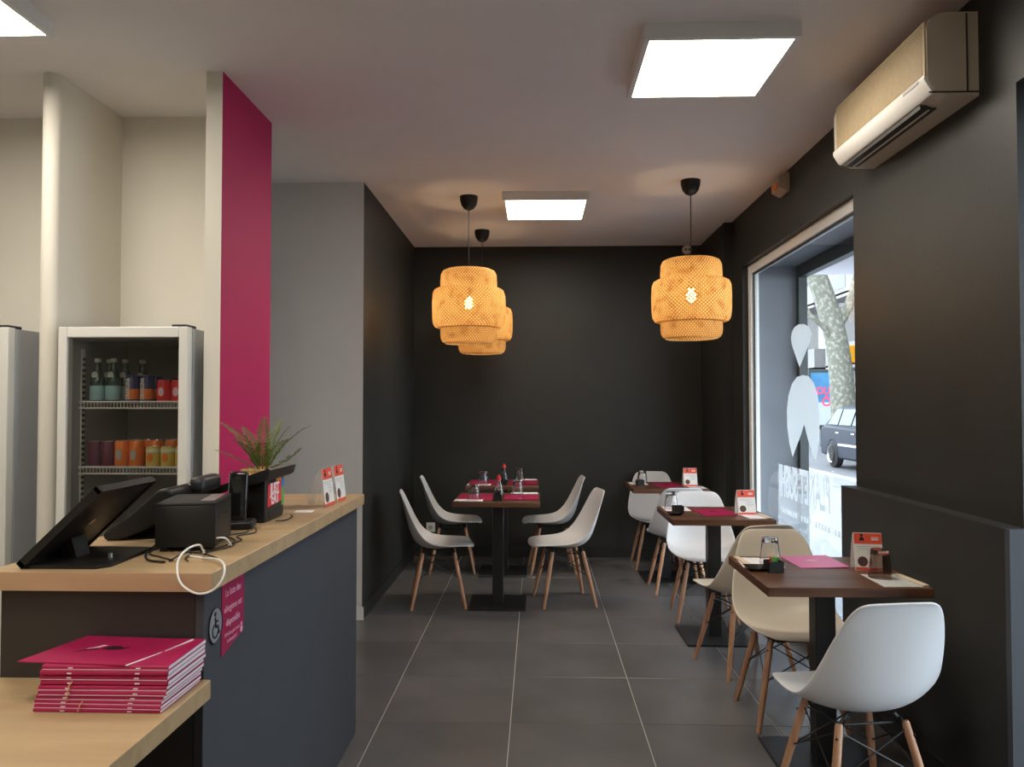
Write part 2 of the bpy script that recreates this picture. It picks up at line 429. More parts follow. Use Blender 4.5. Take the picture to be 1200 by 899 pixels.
# right wall with a window opening and an entrance opening
WY0, WY1, WZ0, WZ1 = 4.05, 6.22, 0.10, 2.545
DY0, DY1 = 1.65, 2.68
bm = bmesh.new()
bx(bm, XR, XO, YN, DY0, 0, H)                     # behind the entrance
bx(bm, XR, XO, DY0, DY1, WZ1, H)                  # above the entrance
bx(bm, XR, XO, DY1, WY0, 0, H)                    # pier
bx(bm, XR, XO, WY0, WY1, WZ1, H)                  # above the window
bx(bm, XR, XO, WY0, WY1, -0.1, WZ0)               # below the window
bx(bm, XR, XO, WY1, YB, 0, H)                     # beyond the window
bx(bm, 1.565, XR, 6.54, YB, 0, H)                 # boxed chase in the corner
struct('wall_right', bm, 'dark_paint')
# low boxing along the pier
bm = bmesh.new()
bx(bm, 1.555, XR, 2.64, 4.055, 0, 1.02)
struct('wall_ledge', bm, 'ledge_face')
bm = bmesh.new(); bx(bm, 1.5548, XR, 2.6398, 4.055, 1.02, 1.036)
struct('trim_1', bm, 'ledge_face')
bm = bmesh.new(); bx(bm, 1.5545, 2.02, 2.632, 2.66, 0, 1.037); struct('trim_2', bm, 'slate_panel')
# baseboards
struct('baseboard_left', box(NX, NX+0.012, NY, YB, 0, 0.085), 'dark_base')
struct('baseboard_back', box(NX, 1.565, YB-0.012, YB, 0, 0.085), 'dark_base')
struct('baseboard_right', box(1.543, 1.555, 2.64, 4.05, 0, 0.085), 'dark_base')
struct('baseboard_niche', box(XL, NX+0.012, NY-0.014, NY, 0, 0.085), 'white_gloss')

# shop window: inner white frame, pane with decals; outer reveal and dark outer frame
win = struct('window_1', bmesh.new(), 'white_gloss')
bpy.data.objects.remove(win, do_unlink=True)
bm = bmesh.new(); FX0, FX1 = 1.675, 1.74; fw = 0.068
bx(bm, FX0, FX1, WY0, WY1, WZ1-fw, WZ1-0.002)
bx(bm, FX0, FX1, WY0, WY1, WZ0, WZ0+fw)
bx(bm, FX0, FX1, WY0, WY0+fw, WZ0+fw, WZ1-fw)
bx(bm, FX0, FX1, WY1-fw, WY1, WZ0+fw, WZ1-fw)
win = struct('window_1', bm, 'white_gloss')
win['label'] = 'tall shop window with white frame in the dark right wall'
obj('window_glass', box(1.706, 1.712, WY0+fw-0.01, WY1-fw+0.01, WZ0+fw-0.01, WZ1-fw+0.01), 'window_glass', win)
obj('glazing_bead', (lambda b: (bx(b, 1.694, 1.706, WY1-fw-0.014, WY1-fw, WZ0+fw, WZ1-fw), bx(b, 1.694, 1.706, WY0+fw, WY1-fw, WZ1-fw-0.014, WZ1-fw), b)[2])(bmesh.new()), 'outer_frame', win)
# outer frame of the reveal
bm = bmesh.new()
bx(bm, 2.05, 2.115, WY1-0.065, WY1-0.004, WZ0+0.002, WZ1-0.004)
bx(bm, 2.05, 2.115, WY0+0.004, WY0+0.065, WZ0+0.002, WZ1-0.004)
bx(bm, 2.05, 2.115, WY0+0.065, WY1-0.065, WZ1-0.10, WZ1-0.004)
struct('window_2', bm, 'outer_frame')
# plaster lining of the outside reveal
bm = bmesh.new()
bx(bm, FX1, 2.05, WY1-0.004, WY1-0.0005, WZ0, WZ1-0.004)
bx(bm, FX1, 2.05, WY0+0.0005, WY0+0.004, WZ0, WZ1-0.004)
bx(bm, FX1, 2.05, WY0, WY1, WZ1-0.004, WZ1-0.0005)
bx(bm, FX1, 2.115, WY0, WY1, WZ0+0.0005, WZ0+0.004)
struct('trim_3', bm, 'concrete_reveal')
# decals on the pane (inner side), outline in (along +Y, up)
ROTX = (R(90), 0, R(90))       # reads from the street side
head = [(5.12, 1.690), (5.20, 1.775), (5.265, 1.845), (5.285, 1.89), (5.265, 1.935), (5.21, 1.962), (5.12, 1.972), (5.02, 1.962), (4.94, 1.935), (4.90, 1.89), (4.92, 1.845), (5.01, 1.775)]
body = [(5.06, 1.638), (4.96, 1.628), (4.87, 1.585), (4.80, 1.51), (4.77, 1.40), (4.78, 1.28), (4.81, 1.17), (4.845, 1.10), (4.90, 1.14), (4.99, 1.25), (5.045, 1.325), (5.11, 1.25), (5.20, 1.17), (5.275, 1.10), (5.34, 1.19), (5.38, 1.30), (5.385, 1.41), (5.35, 1.51), (5.27, 1.59), (5.17, 1.63)]
obj('head_decal', prism(bmesh.new(), head, 'x', 1.7045, 1.7055), 'decal_white', win)['label'] = 'white petal shaped head decal'
obj('body_decal', prism(bmesh.new(), body, 'x', 1.7045, 1.7055), 'decal_white', win)['label'] = 'white rounded body decal with pointed notch'
text('lettering', 'PLANET SUSHI', 0.30, 'decal_letter', win, (1.7040, 5.57, 0.91), ROTX, 'RIGHT', bold=0.006, xs=0.50)['label'] = 'white letters facing the street'
bm = bmesh.new()
for k in range(26):
    y = 4.2+k*0.052
    if k in (7, 13, 18): continue
    bx(bm, 1.7035, 1.7042, y, y+0.034, 0.70, 0.735)
obj('tagline', bm, 'decal_letter', win)
obj('frosted_film', box(1.7128, 1.7133, WY0+fw, 5.62, WZ0+fw, 1.03), 'frosted_film', win)

# entrance (outside the frame to the right): glazed door in the same shop front
bm = bmesh.new()
bx(bm, 1.98, 2.04, DY0, DY0+0.07, 0, WZ1-0.002); bx(bm, 1.98, 2.04, DY1-0.07, DY1, 0, WZ1-0.002)
bx(bm, 1.98, 2.04, DY0+0.07, DY1-0.07, WZ1-0.09, WZ1-0.002); bx(bm, 1.98, 2.04, DY0+0.07, DY1-0.07, 0, 0.12)
door = struct('door_1', bm, 'outer_frame'); door['label'] = 'glazed entrance door in dark frame'
obj('door_glass', box(2.005, 2.012, DY0+0.06, DY1-0.06, 0.11, WZ1-0.08), 'window_glass', door)
bm = bmesh.new(); tube(bm, [(1.955, 1.80, 0.9), (1.955, 1.80, 1.3)], 0.012); bx(bm, 1.955, 1.985, 1.795, 1.805, 0.93, 0.95); bx(bm, 1.955, 1.985, 1.795, 1.805, 1.25, 1.27); obj('door_handle', bm, 'steel', door, True)
struct('floor_entrance', box(XR, 2.12, DY0, DY1, -0.06, 0.0), 'tile')

# ------------------------------------------------------------------ street beyond the window
GZ = -0.03
struct('ground_sidewalk', box(XO, 6.2, -12, 60, GZ-0.2, GZ), 'sidewalk')
struct('ground_road', box(6.35, 11.0, -12, 60, GZ-0.3, GZ-0.1), 'asphalt')
struct('ground_kerb', box(6.2, 6.35, -12, 60, GZ-0.3, GZ), 'kerbstone')
struct('ground_pavement', box(11.0, 14.0, -12, 60, GZ-0.3, GZ), 'sidewalk')
bm = bmesh.new(); bx(bm, XO, 3.6, -1, 7.7, 2.72, 2.95)
struct('trim_4', bm, 'soffit')
struct('wall_upper', box(XO, XO+0.05, -3, 12, 2.95, 6.0), 'facade')

def make_car():
    t = thing('parked_car', 'dark blue hatchback car parked across the street', 'car', (8.35, 18.6, GZ-0.1)); t.scale = (1.06, 1.06, 1.08)
    W = 0.86
    low = [(-2.05, 0.32), (-2.08, 0.55), (-1.98, 0.72), (-1.1, 0.90), (1.85, 0.97), (2.0, 0.90), (2.06, 0.55), (2.02, 0.28), (1.62, 0.25), (1.55, 0.45), (1.38, 0.60), (1.16, 0.60), (0.99, 0.45), (0.93, 0.22),
           (-0.95, 0.22), (-1.02, 0.45), (-1.19, 0.60), (-1.41, 0.60), (-1.58, 0.45), (-1.65, 0.25)]
    b = prism(bmesh.new(), low, 'x', -W, W)
    o = obj('car_body', b, 'car_blue', t, True)
    bv = o.modifiers.new('b', 'BEVEL'); bv.width = 0.05; bv.segments = 3; bake(o)
    b = bmesh.new(); top = [(-1.05, 0.90), (-0.35, 1.36), (0.1, 1.44), (1.1, 1.42), (1.55, 1.30), (1.85, 0.96)]
    A = [b.verts.new((-0.82 if z < 1 else -0.66, y, z)) for y, z in top]; B = [b.verts.new((0.82 if z < 1 else 0.66, y, z)) for y, z in top]
    b.faces.new(A); b.faces.new(B[::-1])
    for i in range(6): b.faces.new((A[i], B[i], B[(i+1) % 6], A[(i+1) % 6]))
    obj('car_cabin', b, 'car_blue', t)
    for s in (-1, 1):
        for y0, y1, ya, yb in ((-0.80, 0.18, -0.25, 0.18), (0.26, 0.95, 0.26, 0.95), (1.02, 1.62, 1.02, 1.36)):
            b = bmesh.new()
            vv = [b.verts.new(p) for p in ((s*0.815, y0, 0.99), (s*0.815, y1, 0.99), (s*0.685, yb, 1.35), (s*0.685, ya, 1.35))]
            b.faces.new(vv)
            r = bmesh.ops.extrude_face_region(b, geom=list(b.faces)); bmesh.ops.translate(b, verts=[g for g in r['geom'] if isinstance(g, bmesh.types.BMVert)], vec=(s*0.012, 0, 0.004))
            obj('side_window', b, 'car_glass', t)
        for y in (-1.30, 1.27):
            b = bmesh.new(); lathe(b, [(0.0, -0.1), (0.26, -0.1), (0.32, -0.07), (0.32, 0.07), (0.26, 0.1), (0.0, 0.1)], 24)
            w = obj('wheel', b, 'tyre', t, True, (s*0.78, y, 0.32), (0, R(90), 0))
            b = bmesh.new(); lathe(b, [(0, 0.0), (0.07, 0.02), (0.20, 0.0), (0.21, -0.03)], 20); obj('hubcap', b, 'chrome', w, True, (0, 0, s*0.102))
        for y in (-0.05, 0.85): obj('door_handle', rbox(-0.012, 0.012, y, y+0.16, 0.80, 0.825, 0.004), 'chrome', t, loc=(s*0.87, 0, 0))
        obj('mirror', rbox(-0.09, 0.09, -0.85, -0.72, 0.98, 1.12, 0.03), 'car_blue', t, loc=(s*0.93, 0, 0))
        obj('side_moulding', box(s*0.86-0.012, s*0.86+0.012, -0.9, 0.9, 0.52, 0.57), 'chrome', t)
        obj('headlight', rbox(s*0.62-0.2, s*0.62+0.2, -2.05, -1.85, 0.62, 0.76, 0.03), 'chrome', t)
        obj('tail_light', rbox(s*0.70-0.13, s*0.70+0.13, 1.9, 2.05, 0.72, 0.92, 0.03), 'tail_red', t)
make_car()

t = thing('plane_tree', 'leaning plane tree with pale mottled bark across the street', 'tree', (8.98, 23.3, GZ))
bm = bmesh.new(); tube(bm, smooth_pts([(0.15, 0, -0.1), (0.05, 0, 1.2), (0.0, 0, 2.2), (-0.15, 0, 3.4), (-0.42, 0.1, 4.6), (-0.75, 0.1, 5.6), (-1.2, 0.2, 7.5)], 5), 0.37, 16, 0.27); obj('trunk', bm, 'plane_bark', t, True)
for pts, r in (([(-0.2, 0, 3.6), (0.5, 0.3, 4.8), (0.8, 0.4, 6.2), (1.2, 0.2, 8.0)], 0.17), ([(-0.1, 0, 3.1), (-0.55, -0.2, 3.7), (-1.0, -0.3, 4.1), (-1.5, -0.3, 5.0)], 0.09), ([(-0.7, 0.1, 5.4), (-0.3, 0.4, 6.6), (0.1, 0.5, 8)], 0.14)):
    bm = bmesh.new(); tube(bm, smooth_pts(pts, 4), r, 10, r*0.5); obj('branch', bm, 'plane_bark', t, True)

t = thing('advertising_panel', 'street advertising panel with blue poster and red lettering', 'billboard', (10.22, 28.0, GZ))
obj('housing', rbox(-0.62, 0.62, -0.1, 0.1, 0.62, 2.72, 0.03), 'outer_frame', t); obj('post', box(-0.2, 0.2, -0.06, 0.06, 0, 0.63), 'outer_frame', t)
po = obj('poster', box(-0.54, 0.54, -0.108, -0.099, 0.75, 2.60), 'poster_blue', t)
obj('poster_panel', box(-0.54, 0.54, -0.112, -0.107, 0.75, 1.55), 'poster_pale', po)
text('lettering', 'JOUEZ', 0.36, 'poster_red', po, (0.02, -0.116, 1.95), (R(90), 0, 0), bold=0.01, xs=0.85); text('lettering', 'Ô', 0.42, 'poster_red', po, (0.0, -0.116, 1.55), (R(90), 0, 0), bold=0.01)

bd = thing('apartment_building', 'pale apartment block with white balconies across the street', 'building', (14.0, 40.0, GZ))
obj('wall', box(0, 8, -30, 22, 0, 17), 'facade', bd)
for fz in (3.1, 6.1, 9.1, 12.1):
    obj('floor_band', box(-0.06, 0.02, -30, 22, fz-0.15, fz+0.1), 'balcony_white', bd)
    for k in range(9):
        y0 = -22+k*4.6
        if fz > 10 and k % 2: continue
        bal = obj('balcony', (lambda b: (bx(b, -1.2, 0.01, y0, y0+3.2, fz-0.12, fz+0.08), bx(b, -1.2, -1.1, y0, y0+3.2, fz, fz+0.95), bx(b, -1.1, 0.01, y0, y0+0.1, fz, fz+0.95), bx(b, -1.1, 0.01, y0+3.1, y0+3.2, fz, fz+0.95), b)[4])(bmesh.new()), 'balcony_white', bd)
        obj('grille', box(-1.215, -1.19, y0+0.9, y0+2.3, fz+0.25, fz+0.78), 'facade_dark', bal)
        w = obj('window', box(-0.05, 0.02, y0+0.5, y0+2.7, fz+0.15, fz+2.4), 'facade_dark', bd)
        for q in (0, 1): obj('pane', box(-0.06, -0.045, y0+0.58+q*1.07, y0+1.53+q*1.07, fz+0.22, fz+2.32), 'facade_glass', w)
for k in range(8):
    y0 = -24+k*5.2
    w = obj('shop_window', box(-0.05, 0.02, y0, y0+4.2, 0.3, 2.3), 'facade_dark', bd); obj('pane', box(-0.06, -0.045, y0+0.15, y0+4.05, 0.45, 2.2), 'facade_glass', w)
    obj('shop_fascia', box(-0.25, 0.01, y0-0.2, y0+4.4, 2.4, 2.95), ['shop_green', 'balcony_white'][k % 2], bd)
obj('shop_sign', rbox(-2.2, -0.3, -8.3, -8.1, 3.15, 3.85, 0.03), 'shop_yellow', bd)['label'] = 'bright yellow shop sign'

# ------------------------------------------------------------------ ceiling light panels
def make_panel(loc, label):
    t = thing('ceiling_light_panel', label, 'light', loc, 0, 'square light panels on the ceiling')
    b = bmesh.new(); o = 0.31; i = 0.288; zb = -0.062
    bx(b, -o, o, -o, -i, zb, 0); bx(b, -o, o, i, o, zb, 0); bx(b, -o, -i, -i, i, zb, 0); bx(b, i, o, -i, i, zb, 0)
    obj('frame', b, 'white_gloss', t)
    obj('diffuser', box(-i, i, -i, i, zb+0.004, zb+0.010), 'panel_light', t)
    obj('back_plate', box(-i, i, -i, i, -0.01, 0), 'white_gloss', t)
    return t
p0 = make_panel((0.742, 3.40, H), 'square lit ceiling panel beside the air conditioner')
dup(p0, (0.065, 5.84, H), label='square lit ceiling panel among the woven pendant lamps')
dup(p0, (-2.225, 2.70, H), label='square lit ceiling panel in front of the drinks fridges')
dup(p0, (-0.75, 0.9, H), label='unseen ceiling panel added to light the waiting area by the counter')  # out of view, added to brighten the surfaces facing the camera
dup(p0, (-0.75, -1.3, H), label='unseen ceiling panel added to brighten the middle of the shop front')  # added behind the camera as extra fill light
dup(p0, (-2.225, -0.2, H), label='unseen ceiling panel added for extra light over the staff area')  # unseen panel, added to lift the light on the left side

# ------------------------------------------------------------------ woven pendant lamps
def make_pendant(loc, label):
    t = thing('pendant_lamp', label, 'lamp', loc, 0, 'woven bamboo pendant lamps')
    b = bmesh.new(); lathe(b, [(0, 0), (0.066, 0), (0.065, -0.03), (0.055, -0.065), (0.036, -0.09), (0.012, -0.102), (0, -0.102)], 28); obj('ceiling_cup', b, 'black_plastic', t, True, (0, 0, H))
    b = bmesh.new(); tube(b, [(0, 0, H-0.1), (0, 0, 2.31)], 0.0035, 8); obj('cord', b, 'wire_black', t, True)
    b = bmesh.new(); lathe(b, [(0, 2.315), (0.018, 2.315), (0.021, 2.24), (0.021, 2.232), (0, 2.232)], 20); obj('socket', b, 'black_plastic', t, True)
    b = bmesh.new(); lathe(b, [(0.0, 2.14), (0.018, 2.146), (0.030, 2.165), (0.032, 2.185), (0.024, 2.21), (0.014, 2.233), (0, 2.234)], 20); obj('bulb', b, 'bulb_light', t, True)
    for nm, pr in (('upper_shade', [(0.135, 2.428), (0.165, 2.430), (0.190, 2.418), (0.203, 2.392), (0.206, 2.34), (0.206, 2.275)]),
                   ('middle_shade', [(0.200, 2.292), (0.232, 2.290), (0.252, 2.278), (0.263, 2.25), (0.267, 2.18), (0.265, 2.08), (0.259, 2.035), (0.246, 2.012), (0.226, 2.004), (0.200, 2.003)]),
                   ('lower_shade', [(0.206, 2.02), (0.206, 1.955), (0.202, 1.925), (0.190, 1.903), (0.170, 1.894)])):
        b = bmesh.new(); lathe(b, pr, 72); obj(nm, b, 'woven_bamboo', t, True, angle=80)
    for nm, rr, zz in (('upper_rim', 0.135, 2.428), ('lower_rim', 0.170, 1.894)):
        b = bmesh.new(); n = 48; tube(b, [(rr*math.cos(2*PI*i/n), rr*math.sin(2*PI*i/n), zz) for i in range(n+1)], 0.004, 6); obj(nm, b, 'wicker', t, True)
    b = bmesh.new(); tube(b, [(-0.135, 0, 2.428), (-0.02, 0, 2.30)], 0.002, 6); tube(b, [(0.135, 0, 2.428), (0.02, 0, 2.30)], 0.002, 6); tube(b, [(0, -0.135, 2.428), (0, -0.02, 2.30)], 0.002, 6); obj('wire_spider', b, 'wire_black', t, True)
    ld = bpy.data.lights.new('bulb_glow', 'POINT'); ld.energy = BULB_WATTS; ld.color = (1.0, 0.66, 0.34); ld.shadow_soft_size = 0.035
    lo = bpy.data.objects.new('bulb_glow', ld); link(lo, t, (0, 0, 2.18))
    return t
l0 = make_pendant((-0.495, 5.66, 0), 'woven bamboo pendant lamp over the table beside the white wall corner')
dup(l0, (-0.476, 6.78, 0), 0.9, label='woven bamboo pendant lamp half hidden behind another, nearest the back wall')
dup(l0, (1.045, 5.30, 0), 2.0, label='woven bamboo pendant lamp near the shop window')
for o in bpy.data.objects:
    if o.type == 'MESH' and o.name.startswith('bulb') and o.parent: o.visible_shadow = True

# ------------------------------------------------------------------ air conditioner, emergency light, detector, socket
t = thing('air_conditioner', 'yellowed white wall air conditioner just under the ceiling', 'air conditioner', (XR, 3.35, 0))
prof = [(0, 2.588), (-0.11, 2.590), (-0.150, 2.606), (-0.176, 2.636), (-0.186, 2.67), (-0.188, 2.84), (-0.176, 2.876), (-0.15, 2.896), (-0.12, 2.902), (0, 2.902)]
o = obj('body', prism(bmesh.new(), prof, 'y', -0.45, 0.45), 'ac_body', t, True)
obj('front_panel', rbox(-0.194, -0.18, -0.445, 0.41, 2.665, 2.872, 0.004), 'ac_grille', t)
b = bmesh.new()
for k in range(24): z = 2.675+k*0.008; bx(b, -0.1965, -0.190, -0.43, 0.395, z, z+0.004)
obj('grille', b, 'ac_grille', t)
b = bmesh.new()
prism(b, [(-0.196, 2.668), (-0.196, 2.652), (-0.172, 2.612), (-0.160, 2.604), (-0.160, 2.62), (-0.17, 2.66)], 'y', -0.445, 0.445); obj('chin_panel', b, 'fridge_white', t, True)
obj('air_outlet', box(-0.156, -0.095, -0.33, 0.40, 2.584, 2.60), 'ac_dark', t)
b = bmesh.new(); prism(b, [(-0.150, 2.600), (-0.118, 2.580), (-0.114, 2.583), (-0.146, 2.604)], 'y', -0.325, 0.395); obj('louver', b, 'ac_body', t)
obj('display', box(-0.1985, -0.194, -0.40, -0.28, 2.653, 2.664), 'print_grey', t)
b = bmesh.new(); bx(b, -0.182, 0, -0.4535, -0.449, 2.60, 2.605); bx(b, -0.045, -0.040, -0.4535, -0.449, 2.60, 2.895); obj('side_seam', b, 'ac_dark', t)

t = thing('emergency_light', 'small orange lit emergency light on dark wall under ceiling', 'light', (XR, 5.13, 2.885))
obj('back_box', rbox(-0.025, 0.0, -0.09, 0.09, -0.062, 0.062, 0.006), 'lamp_housing', t)
b = bmesh.new(); prism(b, [(-0.024, -0.058), (-0.065, -0.035), (-0.07, 0.035), (-0.024, 0.058)], 'y', -0.084, 0.084); obj('lens', b, 'lamp_housing', t)
obj('indicator', rbox(-0.078, -0.066, -0.06, 0.05, -0.03, 0.0, 0.004), 'lamp_orange', t)

t = thing('motion_detector', 'small white detector high in the corner of the back wall', 'detector', (1.432, YB, 2.925))
b = bmesh.new(); lathe(b, [(0, 0), (0.042, 0), (0.045, 0.02), (0.04, 0.045), (0.028, 0.06), (0, 0.064)], 24); obj('housing', b, 'white_gloss', t, True, (0, 0, 0), (R(90), 0, 0))
for s in (-1, 1):
    b = bmesh.new(); lathe(b, [(0, 0), (0.01, 0), (0.01, 0.006), (0, 0.008)], 14); obj('eye', b, 'print_black', t, True, (s*0.016, -0.058, -0.006), (R(90), 0, 0))
t = thing('wall_socket', 'white double power socket low on the back wall', 'socket', (-1.015, YB, 0.275))
obj('plate', rbox(-0.042, 0.042, -0.012, 0, -0.045, 0.045, 0.004), 'white_gloss', t)
b = bmesh.new(); lathe(b, [(0, 0), (0.02, 0), (0.021, 0.002), (0, 0.002)], 20); obj('outlet', b, 'print_grey', t, True, (0, -0.0125, 0), (R(90), 0, 0))

# ------------------------------------------------------------------ counter
CX0, CX1, CY0, CY1 = -1.32, -0.77, 1.838, 3.475
ct = thing('service_counter', 'slate grey service counter body with dark front', 'counter', (-1.05, 2.65, 0))
def cpart(name, x0, x1, y0, y1, z0, z1, mat, r=0.0015): return obj(name, rbox(x0+1.05, x1+1.05, y0-2.65, y1-2.65, z0, z1, r, 1), mat, ct)
cpart('side_panel', -0.822, -0.800, 1.868, CY1-0.01, 0, 1.005, 'slate_panel')
cpart('front_panel', CX0+0.02, -0.822, 1.868, 1.890, 0, 1.005, 'umber_panel')
cpart('end_panel', CX0+0.02, -0.822, CY1-0.032, CY1-0.01, 0, 1.005, 'slate_panel')
cpart('inner_shelf', CX0+0.04, -0.822, 1.890, CY1-0.032, 0.50, 0.52, 'umber_panel')
wt = thing('worktop', 'light birch worktop of the service counter', 'worktop', (-1.045, 2.65, 1.005))
obj('slab', rbox(CX0+1.045, CX1+1.045, CY0-2.65, CY1-2.65, 0, 0.045, 0.0015, 1), 'birch', wt)
obj('front_edge_band', box(CX0+1.045, CX1+1.045, CY0-2.65-0.0012, CY0-2.65, 0.001, 0.044), 'birch_edge', wt)
sh = thing('low_counter_shelf', 'light birch low shelf in front of the service counter', 'shelf', (-1.3, 1.4, 0))
obj('board', rbox(-0.5, 0.518, -0.55, 0.4678, 0.745, 0.79, 0.0015, 1), 'birch', sh)
obj('support_panel', rbox(-0.48, -0.458, -0.5, 0.46, 0, 0.745, 0.0015, 1), 'umber_panel', sh)
b = bmesh.new(); tube(b, [(0.40, -0.42, 0), (0.40, -0.42, 0.745)], 0.02, 12); obj('leg', b, 'black_metal', sh, True)

# pink notice and wheelchair plaque on the counter side (facing +X)
nt_ = thing('allergen_notice', 'pink paper notice with white writing stuck on the counter side', 'notice', (-0.7995, 2.044, 0.905))
obj('sheet', prism(bmesh.new(), [(-0.075, -0.096), (0.075, -0.066), (0.075, 0.098), (-0.075, 0.096)], 'x', 0, 0.001), 'menu_pink', nt_)
for tx, z, s in (('La liste des', 0.058, 0.027), ('allergènes est', 0.018, 0.025), ('disponible', -0.018, 0.027), ("N'hésitez pas à nous", -0.048, 0.0145), ('la demander !', -0.066, 0.0145)):
    text('lettering', tx, s, 'print_pinkwhite', nt_, (0.0013, 0.0 if s > 0.02 else -0.004, z), ROTX, ext=0.0003, xs=0.86)
obj('figure_mark', (lambda b: (prism(b, ell(0.058, -0.046, 0.005, 0.006, 10), 'x', 0.001, 0.0016), prism(b, ell(0.058, -0.060, 0.008, 0.009, 10), 'x', 0.001, 0.0016), b)[2])(bmesh.new()), 'print_pinkwhite', nt_)
wp = thing('wheelchair_plaque', 'round grey plaque with black wheelchair symbol on the counter', 'plaque', (-0.7995, 1.928, 0.902))
obj('disc', prism(bmesh.new(), ell(0, 0, 0.040, 0.043, 40), 'x', 0, 0.003), 'plaque_grey', wp)
b = bmesh.new(); n = 40; tube(b, [(0.003, 0.040*math.cos(2*PI*i/n), 0.043*math.sin(2*PI*i/n)) for i in range(n+1)], 0.0016, 6); obj('rim', b, 'black_metal', wp, True)
b = bmesh.new(); prism(b, ell(-0.004, 0.028, 0.006, 0.006, 14), 'x', 0.003, 0.004)
def bar2(b, p, q, w):
    d = Vector((q[0]-p[0], q[1]-p[1])); nrm = Vector((-d.y, d.x)).normalized()*w
    prism(b, [(p[0]+nrm.x, p[1]+nrm.y), (q[0]+nrm.x, q[1]+nrm.y), (q[0]-nrm.x, q[1]-nrm.y), (p[0]-nrm.x, p[1]-nrm.y)], 'x', 0.003, 0.004)
bar2(b, (-0.003, 0.020), (0.000, -0.004), 0.0038); bar2(b, (-0.002, 0.009), (0.014, 0.008), 0.0024); bar2(b, (-0.001, -0.004), (0.014, -0.005), 0.0034); bar2(b, (0.013, -0.004), (0.020, -0.024), 0.0032); bar2(b, (0.018, -0.023), (0.026, -0.021), 0.0024)
for k in range(18):
    a0 = R(95+k*14); a1 = R(95+(k+1)*14)
    bar2(b, (-0.002+0.0165*math.cos(a0), -0.013+0.0165*math.sin(a0)), (-0.002+0.0165*math.cos(a1), -0.013+0.0165*math.sin(a1)), 0.0022)
obj('wheelchair_symbol', b, 'print_black', wp)

# ------------------------------------------------------------------ pile of menus on the low shelf
zt = 0.790
def menu_booklet(z, th, x, y, rz, label, w=0.278, d=0.196, band=None):
    t = thing('menu_booklet', label, 'menu', (x, y, z), rz, 'pink menus piled on the low shelf')
    b = bmesh.new()                                    # folded cover: two leaves joined by a rounded spine at -Y
    prof = [(d/2, th-0.0012), (-d/2+th*0.35, th-0.0012), (-d/2+0.001, th*0.72), (-d/2+0.001, th*0.28), (-d/2+th*0.35, 0.0012), (d/2, 0.0012), (d/2, 0.0), (-d/2+th*0.3, 0.0), (-d/2, th*0.26), (-d/2, th*0.74), (-d/2+th*0.3, th), (d/2, th)]
    prism(b, prof, 'x', -w/2, w/2); obj('cover', b, 'menu_pink', t)
    obj('pages', box(-w/2+0.001, w/2-0.0008, -d/2+th*0.4, d/2-0.001, 0.0013, th-0.0013), 'paper', t)
    if int(th*20000) % 3: obj('leaf_edge', box(-w/2+0.001, w/2-0.001, -d/2-0.0005, -d/2+0.0015, th*0.04, th*0.19), 'print_pinkwhite', t)
    for sx in (-0.075, 0.072): obj('staple', box(sx-0.005, sx+0.005, -d/2-0.0006, -d/2+0.001, th*0.35, th*0.6), 'paper', t)
    return t
rnd = random.Random(3); z = zt
specs = [(0.0075, 0.0), (0.0085, 0.0), (0.008, 0.005), (0.010, 0.008), (0.0095, 0.012), (0.010, 0.018), (0.0105, 0.022), (0.011, 0.024), (0.0105, 0.026)]
ordn = ['lowest', 'second from below', 'third from below', 'fourth from below', 'fifth from below', 'sixth from below', 'seventh from below', 'eighth from below', 'ninth from below']
for i, (th, dx) in enumerate(specs):
    menu_booklet(z, th, -0.940+dx*0.45+rnd.uniform(-.003, .003), 1.757+rnd.uniform(-.003, .003)+dx*0.2, R(rnd.uniform(-1.2, 1.2)), 'closed pink menu, ' + ordn[i] + ' in the pile on the low shelf'); z += th+0.0004
m = menu_booklet(z, 0.010, -0.928, 1.762, R(0.6), 'pink menu under the skewed top one of the pile', w=0.275); z += 0.0104
for bxx, z0, z1, yf, lb in ((-0.975, 0.7905, 0.8140, 1.6545, 'tan rubber band around the lower bundle of pink menus'), (-1.000, 0.8150, 0.8545, 1.6555, 'tan rubber band around the upper bundle of pink menus')):
    rb = bmesh.new(); tube(rb, smooth_pts([(bxx, yf+0.02, z1), (bxx+0.001, yf, z1-0.003), (bxx-0.002, yf-0.001, (z0+z1)/2), (bxx-0.005, yf, z0+0.003), (bxx-0.006, yf+0.02, z0)], 5), 0.0013, 6)
    tag(obj('rubber_band', rb, 'rubber_band', None, True), lb, 'rubber band')
t = thing('menu_booklet', 'thin pink menu skewed on top of the pile with dark figure print', 'menu', (-0.975, 1.765, z), R(-3), 'pink menus piled on the low shelf')
tc_ = obj('cover', prism(bmesh.new(), [(-0.150, -0.094), (0.098, -0.098), (0.130, 0.0), (0.150, 0.092), (-0.115, 0.098)], 'z', 0, 0.0022), 'menu_pink', t)
b = bmesh.new(); prism(b, [(0.0985, -0.098), (0.103, -0.098), (0.155, 0.092), (0.150, 0.092)], 'z', 0.0, 0.0019); obj('pages', b, 'paper', t)
obj('figure_print', flat_poly([(-0.012, 0.006), (0.012, -0.004), (0.036, 0.002), (0.052, 0.018), (0.034, 0.014), (0.030, 0.024), (0.006, 0.026)], 0.0005), 'menu_dark_print', tc_, loc=(-0.01, 0, 0.0022))
obj('figure_print', flat_poly([(-0.044, 0.000), (-0.020, 0.010), (-0.010, 0.028), (-0.022, 0.030), (-0.030, 0.014)], 0.0006), 'print_pinkwhite', tc_, loc=(-0.01, 0, 0.0022))
obj('figure_print', flat_poly([(-0.060, -0.022), (-0.040, -0.012), (-0.012, 0.002), (-0.020, 0.006), (-0.046, -0.006)], 0.0005), 'menu_dark_print', tc_, loc=(-0.01, 0, 0.0022))

